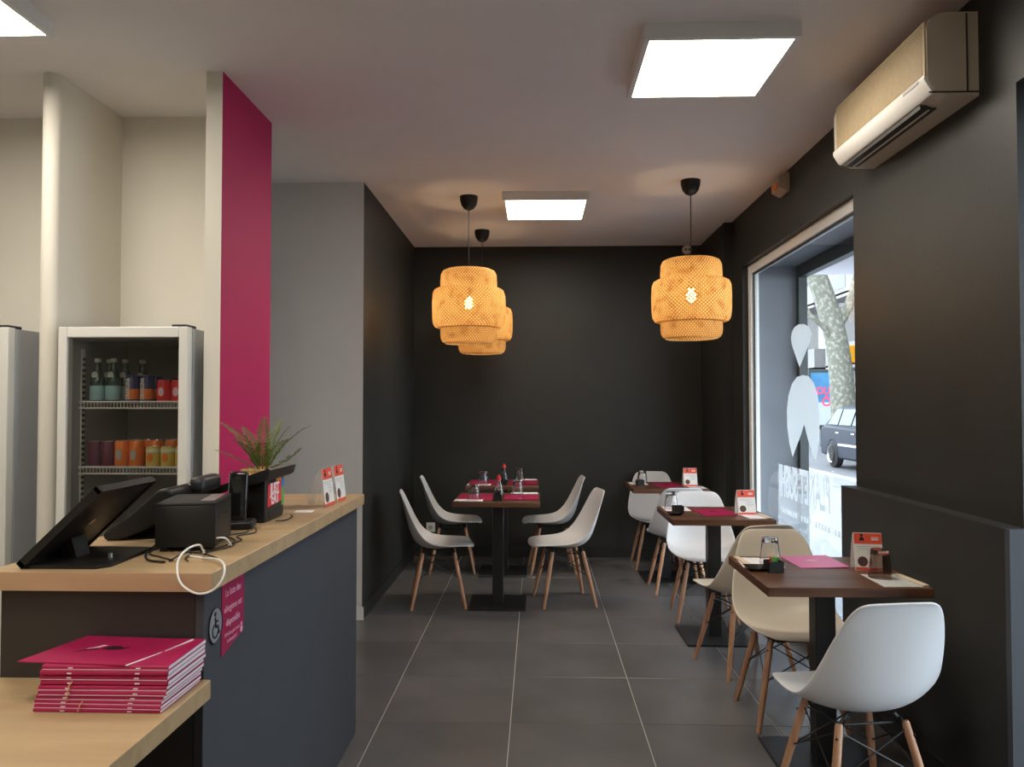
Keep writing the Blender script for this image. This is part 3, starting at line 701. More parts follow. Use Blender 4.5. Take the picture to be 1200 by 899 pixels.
# ------------------------------------------------------------------ till devices on the worktop
TZ = 1.05
t = thing('tablet_stand', 'black tablet on angled stand at the counter edge', 'tablet', (-1.15, 2.0, TZ))
obj('base_plate', (lambda b: (prism(b, [(-0.098, -0.128), (0.080, -0.128), (0.104, -0.100), (0.098, 0.125), (-0.098, 0.130)], 'z', 0, 0.009), b)[1])(bmesh.new()), 'black_plastic', t)
ang = math.atan2(0.178, 0.185)
tb = obj('tablet', rbox(0, 0.255, -0.132, 0.132, -0.006, 0.006, 0.005, 2), 'tablet_back', t, True, (-0.098, 0, 0.014), (0, -ang, 0))
obj('case_rim', (lambda b: (bx(b, -0.006, 0.262, -0.139, -0.130, -0.010, 0.009), bx(b, -0.006, 0.262, 0.130, 0.139, -0.010, 0.009), bx(b, -0.008, 0.004, -0.139, 0.139, -0.010, 0.009), bx(b, 0.252, 0.262, -0.139, 0.139, -0.010, 0.009), b)[4])(bmesh.new()), 'black_plastic', tb)
obj('screen', box(0.012, 0.243, -0.122, 0.122, 0.006, 0.007), 'black_gloss', tb)
ap = [(0.010*math.cos(a)*(1.0 if math.cos(a) < 0.75 else 0.72), 0.011*math.sin(a)) for a in [2*PI*k/24 for k in range(24)]]
em = obj('emblem', flat_poly(ap, 0.0006), 'brass_emblem', tb, loc=(0.125, 0, -0.0062), rot=(R(180), 0, R(-90)))
obj('emblem_leaf', flat_poly(ell(0.003, 0.0155, 0.002, 0.0035, 10), 0.0006), 'brass_emblem', em)
b = bmesh.new(); prism(b, [(-0.075, 0.008), (-0.025, 0.008), (-0.040, 0.058), (-0.052, 0.052)], 'y', -0.03, 0.03); obj('support_arm', b, 'black_panel', t)
b = bmesh.new(); lathe(b, [(0, 0), (0.006, 0), (0.006, 0.012), (0, 0.013)], 12); obj('lock', b, 'steel', t, True, (0.062, -0.03, 0.009))

t = thing('till_terminal', 'black tilted till terminal with rounded back between tablet and printer', 'till', (-1.13, 2.42, TZ))
prof = [(-0.140, 0.004), (-0.130, 0.0), (-0.090, 0.002), (0.02, 0.05), (0.055, 0.105), (0.062, 0.140), (0.050, 0.155), (0.02, 0.150), (-0.06, 0.080), (-0.145, 0.020)]
o = obj('housing', prism(bmesh.new(), prof, 'y', -0.16, 0.10), 'black_plastic', t, True)
bv = o.modifiers.new('b', 'BEVEL'); bv.width = 0.012; bv.segments = 3; bake(o)
obj('rear_label', box(-0.002, 0.012, -0.05, -0.03, 0.0, 0.003), 'paper_grey', t, loc=(0.005, -0.113, 0.082), rot=(R(90), R(0), 0))
b = bmesh.new(); prism(b, [(0.005, 0.118), (0.075, 0.136), (0.075, 0.160), (0.0, 0.140)], 'y', -0.02, 0.11); obj('printer_head', b, 'dark_grey_plastic', t)
b = bmesh.new(); prism(b, [(0.002, 0.134), (0.070, 0.152), (0.070, 0.159), (0.0, 0.141)], 'y', -0.024, -0.019); obj('tear_bar', b, 'paper_beige', t)
o = obj('receipt_cover', rbox(0.05, 0.10, -0.03, 0.12, 0.125, 0.175, 0.018, 3), 'dark_grey_plastic', t, True)
b = bmesh.new(); tube(b, [(0.03, -0.08, 0.08), (0.09, -0.10, 0.007)], 0.006, 8); tube(b, [(0.03, 0.04, 0.08), (0.09, 0.04, 0.007)], 0.006, 8); obj('stand_strut', b, 'dark_grey_plastic', t, True)
obj('foot_plate', rbox(-0.09, 0.10, -0.12, 0.08, -0.0, 0.006, 0.002, 1), 'black_plastic', t)

t = thing('receipt_printer', 'black box shaped receipt printer with cables beneath', 'printer', (-0.974, 2.206, TZ), R(11))
obj('housing', rbox(-0.078, 0.078, -0.11, 0.11, 0.012, 0.125, 0.004, 2), 'black_plastic', t, True)
obj('lid', rbox(-0.077, 0.078, -0.108, 0.108, 0.125, 0.133, 0.003, 2), 'dark_grey_plastic', t, True)
obj('paper_slot', box(0.030, 0.066, -0.07, 0.085, 0.1325, 0.1345), 'steel', t)
obj('side_recess', box(0.0775, 0.0795, -0.07, 0.07, 0.085, 0.090), 'black_panel', t)
for sx in (-0.06, 0.06):
    for sy in (-0.08, 0.08): obj('foot', box(sx-0.01, sx+0.01, sy-0.01, sy+0.01, 0, 0.0125), 'black_plastic', t)

t = thing('cordless_phone', 'slim black phone standing upright in its charging cradle', 'phone', (-0.955, 2.50, TZ), R(12))
o = obj('cradle', rbox(-0.045, 0.045, -0.04, 0.045, 0, 0.028, 0.010, 3), 'black_plastic', t, True)
o = obj('handset', rbox(-0.029, 0.029, -0.012, 0.012, 0, 0.165, 0.009, 3), 'black_gloss', t, True, (-0.012, 0, 0.018), (R(-4), R(2), 0))
obj('metal_edge', box(-0.0302, -0.0285, -0.007, 0.007, 0.02, 0.158), 'steel', o)
obj('earpiece', box(-0.008, 0.008, -0.0125, -0.0118, 0.142, 0.146), 'dark_grey_plastic', o)

t = thing('delivery_terminal', 'black order terminal with red JUST EAT sticker below its tilted screen', 'terminal', (-0.980, 2.72, TZ))
prof = [(-0.060, 0.0), (0.062, 0.0), (0.066, 0.015), (0.066, 0.140), (0.050, 0.150), (-0.060, 0.125)]
o = obj('housing', prism(bmesh.new(), prof, 'y', -0.105, 0.085), 'black_plastic', t, True)
bv = o.modifiers.new('b', 'BEVEL'); bv.width = 0.006; bv.segments = 2; bake(o)
b = bmesh.new(); prism(b, [(-0.200, 0.085), (-0.196, 0.072), (0.064, 0.140), (0.084, 0.150), (0.092, 0.180), (0.086, 0.186)], 'y', -0.14, 0.14); obj('screen_slab', b, 'black_plastic', t)
st = obj('sticker', prism(bmesh.new(), [(-0.085, 0.050), (0.055, 0.058), (0.055, 0.130), (-0.085, 0.126)], 'x', 0.066, 0.0668), 'sticker_red', t); st['label'] = 'red JUST EAT sticker'
text('lettering', 'JUST', 0.052, 'print_white', st, (0.0671, -0.016, 0.107), ROTX, bold=0.0016, xs=0.85); text('lettering', 'EAT', 0.052, 'print_white', st, (0.0671, -0.012, 0.073), ROTX, bold=0.0016, xs=0.85)
for nm, y0, y1, z0, z1, mt in (('sticker_orange', 0.0, 0.055, 0.131, 0.141, 'sticker_orange'), ('sticker_blue', 0.056, 0.083, 0.105, 0.135, 'sticker_blue'), ('sticker_green', 0.056, 0.083, 0.040, 0.104, 'sticker_green')):
    obj('sticker', box(0.066, 0.0668, y0, y1, z0, z1), mt, t)
obj('slot', box(0.0655, 0.0672, -0.08, 0.06, 0.010, 0.036), 'black_panel', t)

# fern in a wicker pot
t = thing('potted_fern', 'green fern in a wicker pot on the counter', 'plant', (-1.06, 2.99, TZ))
b = bmesh.new(); lathe(b, [(0, 0), (0.055, 0), (0.060, 0.01), (0.076, 0.145), (0.079, 0.152), (0.072, 0.154), (0.068, 0.140), (0.0, 0.136)], 36); obj('wicker_pot', b, 'wicker', t, True)
b = bmesh.new()
for k in range(7):
    rr = 0.0615+0.0022*k+0.0005; n = 36; zz = 0.014+k*0.020
    tube(b, [((rr+0.0022*(zz/0.02)*0.12+(0.0012 if (i+k) % 2 else -0.0008))*math.cos(2*PI*i/n), (rr+(0.0012 if (i+k) % 2 else -0.0008))*math.sin(2*PI*i/n), zz) for i in range(n+1)], 0.004, 5)
obj('wicker_band', b, 'wicker', t, True)
b = bmesh.new(); lathe(b, [(0, 0.143), (0.04, 0.142), (0.069, 0.139)], 24); obj('soil', b, 'soil', t, True)
def frond(az, L, lift, droop, mat, wid=0.030):
    b = bmesh.new(); pts = []; n = max(14, int(L/0.0088))
    d = Vector((math.cos(az), math.sin(az), 0)); side = Vector((-math.sin(az), math.cos(az), 0))
    for i in range(n+1):
        s = i/n; el = lift - droop*s*s
        pts.append((pts[-1] + (d*math.cos(el)+Vector((0, 0, 1))*math.sin(el))*(L/n)) if pts else Vector((0.012*math.cos(az), 0.012*math.sin(az), 0.140)))
    tube(b, pts, 0.0016, 5, 0.0005)
    for i in range(3, n+1):
        for h in (0.0,):
            s = (i+h)/n; p = pts[i].lerp(pts[min(i+1, n)], h); tg = (pts[min(i+1, n)]-pts[i-1]).normalized(); up = side.cross(tg)
            l = wid*(math.sin(PI*min(1, 0.16+0.80*s))**0.8)*random.uniform(0.85, 1.1)+0.003
            for sg in (-1, 1):
                tip = p + side*sg*l + tg*l*0.35 - up*l*random.uniform(0.0, 0.25)
                mid = p.lerp(tip, 0.45); w = 0.0043
                v = [b.verts.new(p - tg*0.0012), b.verts.new(mid - tg*w + up*0.001), b.verts.new(tip), b.verts.new(mid + tg*w + up*0.001)]
                b.faces.new(v)
    me_o = obj('frond', b, mat, t); return me_o
fr = random.Random(11)
for az, L, lift, droop in ((R(176), 0.25, R(62), R(34)), (R(6), 0.25, R(58), R(34)), (R(-8), 0.175, R(24), R(-22)), (R(100), 0.21, R(88), R(18)), (R(55), 0.22, R(76), R(22)), (R(25), 0.20, R(72), R(28)), (R(150), 0.20, R(70), R(30)),
                           (R(195), 0.18, R(34), R(16)), (R(-70), 0.17, R(64), R(50)), (R(-125), 0.18, R(64), R(48)), (R(215), 0.19, R(74), R(30)), (R(-30), 0.18, R(58), R(34))):
    frond(az, L, lift, droop, fr.choice(['fern_green', 'fern_green', 'fern_light']), 0.032)

# ------------------------------------------------------------------ promotion cards
def promo_card(label, loc, rz, clear=False, sc=1.0, group='promotion cards'):
    t = thing('promotion_card', label, 'card', loc, rz, group)
    w = 0.056*sc; h = 0.150*sc; n = 10
    fy = 0.018*sc if clear else 0.034*sc
    front = [(-fy + fy*(s**1.15), h*s) for s in [k/n for k in range(n+1)]]
    back = [((0.052 if clear else 0.036)*sc*math.sin(PI*(0.5+0.5*s))**0.75 if s < 1 else 0.0, h*s) for s in [k/n for k in range(n+1)]]
    loop = front + back[::-1][1:]
    b = bmesh.new(); th = 0.0022*sc
    cy = sum(p[0] for p in loop)/len(loop); cz = h*0.4
    def inner(p):
        d = Vector((cy-p[0], cz-p[1])); d.normalize(); return (p[0]+d.x*th, p[1]+d.y*th)
    L = [[b.verts.new((x, p[0], p[1])) for p in loop] for x in (-w, w)]
    I = [[b.verts.new((x,)+inner(p)) for p in loop] for x in (-w, w)]
    m_ = len(loop)
    for k in range(m_-1):
        b.faces.new((L[0][k], L[1][k], L[1][k+1], L[0][k+1])); b.faces.new((I[0][k+1], I[1][k+1], I[1][k], I[0][k]))
        for e in (0, 1): b.faces.new((L[e][k], L[e][k+1], I[e][k+1], I[e][k]))
    for k in (0, m_-1): b.faces.new((L[0][k], L[1][k], I[1][k], I[0][k]))
    obj('holder', b, 'acrylic' if clear else 'card_white', t, True)
    tilt = math.atan2(fy, h)
    cl = math.hypot(fy, h)
    c = obj('card', box(-w*0.97, w*0.97, -0.0012, 0, 0.002, cl-0.004), 'card_white', t, False, (0, -fy-0.0016, 0.001), (-tilt, 0, 0))
    obj('header', box(-w*0.97, w*0.97, -0.0016, -0.0010, cl*0.70, cl-0.003), 'card_red', c)
    obj('footer', box(-w*0.97, w*0.97, -0.0016, -0.0010, 0.002, cl*(0.09)), 'card_red', c)
    fg = bmesh.new(); cx = -w*0.42
    prism(fg, ell(cx, cl*0.93, 0.0055*sc, 0.0065*sc, 12), 'y', -0.0021, -0.0016); prism(fg, [(cx-0.009*sc, cl*0.76), (cx, cl*0.80), (cx+0.009*sc, cl*0.76), (cx+0.008*sc, cl*0.85), (cx, cl*0.895), (cx-0.008*sc, cl*0.85)], 'y', -0.0021, -0.0016)
    obj('figure_mark', fg, 'print_black', c)
    wl = bmesh.new()
    for k in range(2): bx(wl, w*0.25, w*0.75, -0.0020, -0.0016, cl*(0.80+0.05*k), cl*(0.825+0.05*k))
    obj('header_print', wl, 'print_white', c)
    pl = bmesh.new()
    for k, (a, bb) in enumerate(((-0.8, 0.8), (-0.75, 0.55), (-0.1, 0.8), (-0.05, 0.7), (0.0, 0.8), (0.1, 0.6))): bx(pl, w*a, w*bb, -0.0015, -0.0011, cl*(0.62-0.055*k), cl*(0.632-0.055*k))
    obj('body_print', pl, 'print_grey', c)
    obj('dish_picture', prism(bmesh.new(), ell(-w*0.45, cl*0.24, w*0.36, w*0.36, 20), 'y', -0.0016, -0.0011), 'dish_brown', c)
    return t
# two clear holders at the far end of the counter, their cards turned to the aisle
for y, x, sc, lb in ((3.06, -0.832, 1.0, 'clear holder with red and white card on the counter, nearer the fern'), (3.215, -0.825, 1.0, 'clear holder with red and white card at the far counter end')):
    promo_card(lb, (x, y, TZ), R(86), True, sc, 'clear card holders on the counter')

# cables on the worktop
def cable(name, pts, r, mat, label):
    b = bmesh.new(); tube(b, smooth_pts(pts, 7), r, 8); return tag(obj(name, b, mat, None, True), label, 'cable', 'cables on the counter')
cable('charging_cable', [(-0.90, 2.10, 1.0535), (-0.885, 2.06, 1.0535), (-0.862, 2.0, 1.075), (-0.845, 1.94, 1.098), (-0.852, 1.895, 1.098), (-0.855, 1.85, 1.082), (-0.847, 1.826, 1.054), (-0.830, 1.815, 1.027), (-0.793, 1.812, 1.008), (-0.757, 1.815, 1.016), (-0.737, 1.824, 1.044), (-0.752, 1.865, 1.066), (-0.802, 1.94, 1.0635), (-0.86, 2.0, 1.0535), (-0.91, 2.03, 1.0535)], 0.0026, 'cable_white', 'white charging cable looping over the worktop edge')
cable('charging_cable', [(-0.905, 2.16, 1.0535), (-0.885, 2.13, 1.080), (-0.862, 2.145, 1.080), (-0.855, 2.17, 1.056), (-0.87, 2.19, 1.0535)], 0.0026, 'cable_white', 'short white cable bent beside the receipt printer')
for i, (pts, lb) in enumerate((
    ([(-1.062, 2.30, 1.085), (-1.056, 2.18, 1.060), (-1.034, 2.065, 1.054), (-0.985, 2.015, 1.054), (-0.925, 1.968, 1.054)], 'black cable running from the till terminal past the printer'),
    ([(-1.085, 2.29, 1.080), (-1.070, 2.17, 1.056), (-1.040, 2.06, 1.054), (-0.990, 1.970, 1.054), (-0.935, 1.945, 1.054)], 'thick black cable coming down from the till terminal'),
    ([(-0.93, 1.96, 1.0535), (-0.915, 2.02, 1.064), (-0.885, 2.04, 1.057), (-0.855, 2.03, 1.054), (-0.825, 2.0, 1.054)], 'black cable with its end lying near the worktop edge'),
    ([(-0.935, 2.082, 1.072), (-0.915, 2.05, 1.056), (-0.905, 1.995, 1.054), (-0.885, 1.965, 1.054)], 'black cable hanging under the receipt printer'),
    ([(-0.915, 2.47, 1.056), (-0.90, 2.40, 1.054), (-0.935, 2.34, 1.054), (-0.885, 2.27, 1.054), (-0.855, 2.18, 1.054), (-0.87, 2.11, 1.054), (-0.905, 2.08, 1.054)], 'black phone cable wriggling across the worktop'),
    ([(-0.895, 2.47, 1.056), (-0.872, 2.40, 1.054), (-0.90, 2.33, 1.054), (-0.862, 2.26, 1.054), (-0.88, 2.15, 1.054), (-0.88, 2.06, 1.054)], 'thin black cable beside the phone cradle'),
    ([(-1.10, 2.24, 1.056), (-1.065, 2.18, 1.054), (-1.05, 2.11, 1.054), (-1.02, 2.14, 1.054), (-0.995, 2.13, 1.054)], 'short black cable beside the tablet stand'),
    ([(-0.885, 2.63, 1.056), (-0.862, 2.66, 1.054), (-0.862, 2.74, 1.054), (-0.88, 2.78, 1.054)], 'black cable curled beside the order terminal'))):
    cable('power_cable', pts, 0.0028 if i in (1,) else 0.0021, 'wire_black', lb)
b = bmesh.new(); prism(b, [(-0.03, -0.025), (0.035, -0.03), (0.03, 0.03), (-0.035, 0.025)], 'z', 0, 0.0015); tag(obj('paper_slip', b, 'paper', None, False, (-0.868, 2.90, TZ)), 'small white paper slip lying on the counter behind the terminal', 'paper')

# ------------------------------------------------------------------ drinks fridges
def make_fridge(x0, x1, label, full=True):
    xc = (x0+x1)/2; hw = (x1-x0)/2
    t = thing('drinks_fridge', label, 'fridge', (xc, 3.42, 0), 0, 'glass door drinks fridges')
    Z1 = 1.797; D = 0.58; s = 0.028
    b = bmesh.new()
    bx(b, -hw, -hw+s, 0.055, D, 0.02, Z1-0.004); bx(b, hw-s, hw, 0.055, D, 0.02, Z1-0.004)
    bx(b, -hw+s, hw-s, 0.055, D, Z1-0.05, Z1-0.004); bx(b, -hw+s, hw-s, 0.055, D, 0.02, 0.16); bx(b, -hw+s, hw-s, D-0.03, D, 0.16, Z1-0.05)
    obj('cabinet', b, 'fridge_side', t)
    b = bmesh.new(); e = 0.004
    bx(b, -hw+s, -hw+s+e, 0.06, D-0.03, 0.16, Z1-0.05); bx(b, hw-s-e, hw-s, 0.06, D-0.03, 0.16, Z1-0.05); bx(b, -hw+s, hw-s, D-0.036, D-0.03, 0.16, Z1-0.05)
    bx(b, -hw+s, hw-s, 0.06, D-0.03, Z1-0.056, Z1-0.05); bx(b, -hw+s, hw-s, 0.06, D-0.03, 0.16, 0.166)
    obj('liner', b, 'fridge_liner', t)
    b = bmesh.new(); fr_ = 0.040
    bx(b, -hw, -hw+fr_, 0, 0.05, 0.12, Z1); bx(b, hw-fr_, hw, 0, 0.05, 0.12, Z1); bx(b, -hw+fr_, hw-fr_, 0, 0.05, Z1-0.048, Z1); bx(b, -hw+fr_, hw-fr_, 0, 0.05, 0.12, 0.20)
    dr = obj('door', b, 'fridge_white', t); bv = dr.modifiers.new('b', 'BEVEL'); bv.width = 0.004; bv.segments = 2; bake(dr)
    obj('door_glass', box(-hw+fr_-0.002, hw-fr_+0.002, 0.012, 0.018, 0.198, Z1-0.046), 'fridge_glass', dr)
    obj('door_gasket', box(-hw+0.01, hw-0.01, 0.05, 0.056, Z1-0.03, Z1-0.01), 'dark_grey_plastic', dr)
    obj('lower_panel', rbox(-hw, hw, 0.01, 0.055, 0.02, 0.115, 0.004), 'fridge_white', t)
    obj('hinge_cover', rbox(hw-0.075, hw-0.004, 0.005, 0.10, Z1-0.004, Z1+0.010, 0.003, 1), 'dark_grey_plastic', t)
    if not full: return t
    for z in (1.455, 1.155, 0.855, 0.555):
        sf = bmesh.new(); xa, xb = -hw+s+0.008, hw-s-0.008; ya, yb = 0.11, D-0.06
        for zz in (z+0.008, z-0.022): bx(sf, xa, xb, ya-0.003, ya+0.001, zz-0.003, zz+0.003)
        bx(sf, xa, xb, yb, yb+0.004, z-0.002, z+0.003); bx(sf, xa, xa+0.004, ya, yb, z-0.002, z+0.003); bx(sf, xb-0.004, xb, ya, yb, z-0.002, z+0.003)
        w = obj('wire_shelf', sf, 'wire_white', t)
        sb = bmesh.new(); k = xa+0.008
        while k < xb: bx(sb, k-0.0013, k+0.0013, ya-0.001, yb, z-0.0005, z+0.002); bx(sb, k-0.0013, k+0.0013, ya-0.0022, ya+0.0006, z-0.024, z+0.010); k += 0.0155
        o = obj('shelf_wires', sb, 'wire_white', w); o['kind'] = 'stuff'
    for sx in (-1, 1):
        rl = bmesh.new(); xx = sx*(hw-s-0.004)
        bx(rl, min(xx, xx-sx*0.006), max(xx, xx-sx*0.006), 0.125, 0.150, 0.2, Z1-0.09); r_ = obj('shelf_rail', rl, 'fridge_white', t)
        nb = bmesh.new(); z = 0.25
        while z < Z1-0.12: bx(nb, min(xx-sx*0.006, xx-sx*0.009), max(xx-sx*0.006, xx-sx*0.009), 0.127, 0.148, z, z+0.012); z += 0.026
        obj('rail_slots', nb, 'dark_grey_plastic', r_)
    vt = bmesh.new()
    for zz in (1.60, 1.655, 1.68):
        for q in range(8): bx(vt, 0.06+q*0.020, 0.074+q*0.020, D-0.041, D-0.036, zz, zz+0.014)
    obj('fan_grille', vt, 'black_panel', t)
    return t
FX0_, FX1_ = -2.140, -1.553
make_fridge(FX0_, FX1_, 'white glass door drinks fridge stocked with cans and bottles')
make_fridge(-2.955, -2.368, 'white drinks fridge standing beyond the white divider')

def make_bottle(label, loc):
    t = thing('water_bottle', label, 'bottle', loc, 0, 'green bottles in the fridge')
    b = bmesh.new(); lathe(b, [(0, 0), (0.030, 0), (0.033, 0.006), (0.033, 0.085), (0.030, 0.112), (0.019, 0.145), (0.0135, 0.165), (0.0135, 0.193), (0, 0.193)], 24); obj('glass', b, 'bottle_green', t, True)
    b = bmesh.new(); lathe(b, [(0.0332, 0.012), (0.0337, 0.013), (0.0337, 0.077), (0.0332, 0.078)], 24); obj('label_band', b, 'label_teal', t, True)
    b = bmesh.new(); prism(b, ell(0, 0.128, 0.014, 0.017, 18), 'y', -0.0275, -0.024); obj('medallion', b, 'label_pale', t)
    b = bmesh.new(); lathe(b, [(0, 0.206), (0.0145, 0.206), (0.0155, 0.204), (0.0155, 0.188), (0, 0.188)], 20); obj('cap', b, 'label_pale', t, True)
    return t
def make_can(label, loc, mat, h=0.115, r=0.0305, band=None, band2=None, txt=None, group=None):
    t = thing('drink_can', label, 'can', loc, 0, group)
    b = bmesh.new(); lathe(b, [(0, 0.002), (r*0.8, 0.0), (r*0.98, 0.006), (r, 0.012), (r, h-0.012), (r*0.86, h-0.002), (0, h-0.004)], 22); obj('body', b, mat, t, True)
    b = bmesh.new(); lathe(b, [(r*0.84, h-0.003), (r*0.87, h), (r*0.83, h), (r*0.80, h-0.004), (0, h-0.004)], 22); lathe(b, [(r*0.78, -0.0), (r*0.985, 0.006), (r*0.995, 0.009)], 22); obj('lid', b, 'can_metal', t, True)
    if band:
        b = bmesh.new(); lathe(b, [(r+0.0002, h*band[0]), (r+0.0005, h*band[0]+0.001), (r+0.0005, h*band[1]-0.001), (r+0.0002, h*band[1])], 22); obj('print_band', b, band[2], t, True)
    if band2: obj('print_mark', prism(bmesh.new(), ell(0, h*0.48, r*0.42, h*0.2, 16), 'y', -r-0.0012, -r*0.85), band2, t)
    if txt:
        text('lettering', txt, 0.026, 'print_white', t, (-0.006, -r-0.0014, h*0.5), (R(90), R(-90), 0), bold=0.0006, xs=0.72)
    return t
zs1, zs2 = 1.458, 1.158
yb = 3.42+0.155
for k, x in enumerate((-2.045, -1.970)): make_bottle('green glass bottle with teal label at the front of the upper fridge shelf', (x, yb, zs1))
for x, y in ((-2.030, yb+0.075), (-1.955, yb+0.075), (-1.905, yb+0.14)): make_bottle('green glass bottle with teal label behind other bottles in the fridge', (x, y, zs1))
for x in (-1.880, -1.812): make_can('blue and orange drink can with white lettering in the fridge', (x, yb, zs1), 'can_blue', 0.128, 0.029, (0.12, 0.50, 'can_orange'), None, 'ORANGINA', 'blue and orange cans')
for x in (-1.870, -1.805): make_can('blue and orange drink can with lettering in the second row', (x, yb+0.07, zs1), 'can_blue', 0.128, 0.029, (0.12, 0.50, 'can_orange'), group='blue and orange cans behind')
for x in (-1.728, -1.660): make_can('bright red drink can at the front of the upper fridge shelf', (x, yb-0.005, zs1), 'can_red', 0.105, 0.031, None, 'print_pinkwhite', group='red cans on the upper shelf')
for x in (-1.715, -1.645): make_can('dark red drink can behind the bright red ones', (x, yb+0.075, zs1), 'can_purple', 0.118, 0.031, group='dark cans on the upper shelf')
for x in (-2.055, -1.990): make_can('dark purple drink can on the lower visible fridge shelf', (x, yb, zs2), 'can_purple', 0.122, 0.0295, None, None, group='purple cans')
for x in (-1.925, -1.857): make_can('orange drink can with grey mark at the front of the fridge shelf', (x, yb, zs2), 'can_orange', 0.126, 0.031, None, 'print_grey', group='orange cans in front')
for x, y, lb in ((-1.795, yb+0.06, 'behind the squat yellow cans'), (-1.730, yb+0.085, 'behind the squat yellow cans'), (-1.665, yb+0.11, 'behind the squat yellow cans'), (-1.915, yb+0.085, 'behind other orange cans'), (-1.850, yb+0.085, 'behind other orange cans')): make_can('orange drink can in the fridge ' + lb, (x, y, zs2), 'can_orange', 0.126, 0.031, group='orange cans behind')
for x in (-1.772, -1.703, -1.635): make_can('squat yellow drink can with red mark on the fridge shelf', (x, yb-0.012, zs2), 'can_yellow', 0.100, 0.0315, (0.72, 0.86, 'label_pale'), 'can_orange', group='yellow cans')

# ------------------------------------------------------------------ tables
def make_table(label, loc, name='cafe_table'):
    t = thing(name, label, 'table', loc, 0, 'small square cafe tables')
    o = obj('tabletop', rbox(-0.305, 0.305, -0.30, 0.30, 0.735, 0.770, 0.002, 1), 'walnut', t)
    obj('mounting_plate', box(-0.15, 0.15, -0.15, 0.15, 0.725, 0.735), 'black_metal', t)
    obj('column', rbox(-0.040, 0.040, -0.040, 0.040, 0.01, 0.727, 0.003, 1), 'black_metal', t)
    obj('base_plate', rbox(-0.205, 0.205, -0.215, 0.215, 0, 0.012, 0.003, 1), 'black_metal', t)
    return t
T = {}
T[1] = make_table('walnut cafe table between two white chairs, under the pendant beside the white wall', (-0.283, 5.725, 0))
T[2] = dup(T[1], (-0.290, 6.80, 0), label='walnut cafe table with two chairs nearest the back wall, left row')
T[3] = dup(T[1], (1.163, 3.248, 0), label='walnut cafe table beside the low dark ledge, with smoky glass on it')
T[4] = dup(T[1], (1.105, 4.955, 0), label='walnut cafe table in the middle of the window row')
T[5] = dup(T[1], (1.078, 6.615, 0), label='walnut cafe table of the window row, nearest the back wall')
TT = 0.770

# ------------------------------------------------------------------ chairs
def shell_mesh():
    # rows: centre line (y, z), rim line (y, z), half width
    K = [(0.251, 0.420, 0.236, 0.426, 0.140), (0.247, 0.430, 0.226, 0.438, 0.176), (0.218, 0.434, 0.200, 0.446, 0.203), (0.165, 0.430, 0.155, 0.449, 0.215), (0.10, 0.421, 0.10, 0.451, 0.224), (0.03, 0.413, 0.045, 0.454, 0.231), (-0.04, 0.410, -0.01, 0.461, 0.236),
         (-0.10, 0.417, -0.06, 0.476, 0.238), (-0.150, 0.440, -0.105, 0.506, 0.238), (-0.188, 0.484, -0.146, 0.556, 0.229), (-0.214, 0.548, -0.182, 0.620, 0.214), (-0.234, 0.625, -0.212, 0.682, 0.198), (-0.252, 0.700, -0.237, 0.735, 0.181),
         (-0.266, 0.760, -0.256, 0.777, 0.164), (-0.275, 0.793, -0.268, 0.800, 0.148), (-0.281, 0.812, -0.277, 0.813, 0.132), (-0.286, 0.823, -0.285, 0.820, 0.108)]
    A = smooth_pts([(0, k[0], k[1]) for k in K], 3); B = smooth_pts([(k[4], k[2], k[3]) for k in K], 3)
    b = bmesh.new(); nu = 20; rows = []
    for p, q in zip(A, B):
        row = []
        for j in range(nu+1):
            u = -1+2*j/nu; a = abs(u); w = a**2.3
            row.append(b.verts.new((u*q.x, p.y+(q.y-p.y)*w, p.z+(q.z-p.z)*w)))
        rows.append(row)
    for R0, R1 in zip(rows, rows[1:]):
        for j in range(nu): b.faces.new((R0[j], R0[j+1], R1[j+1], R1[j]))
    return b
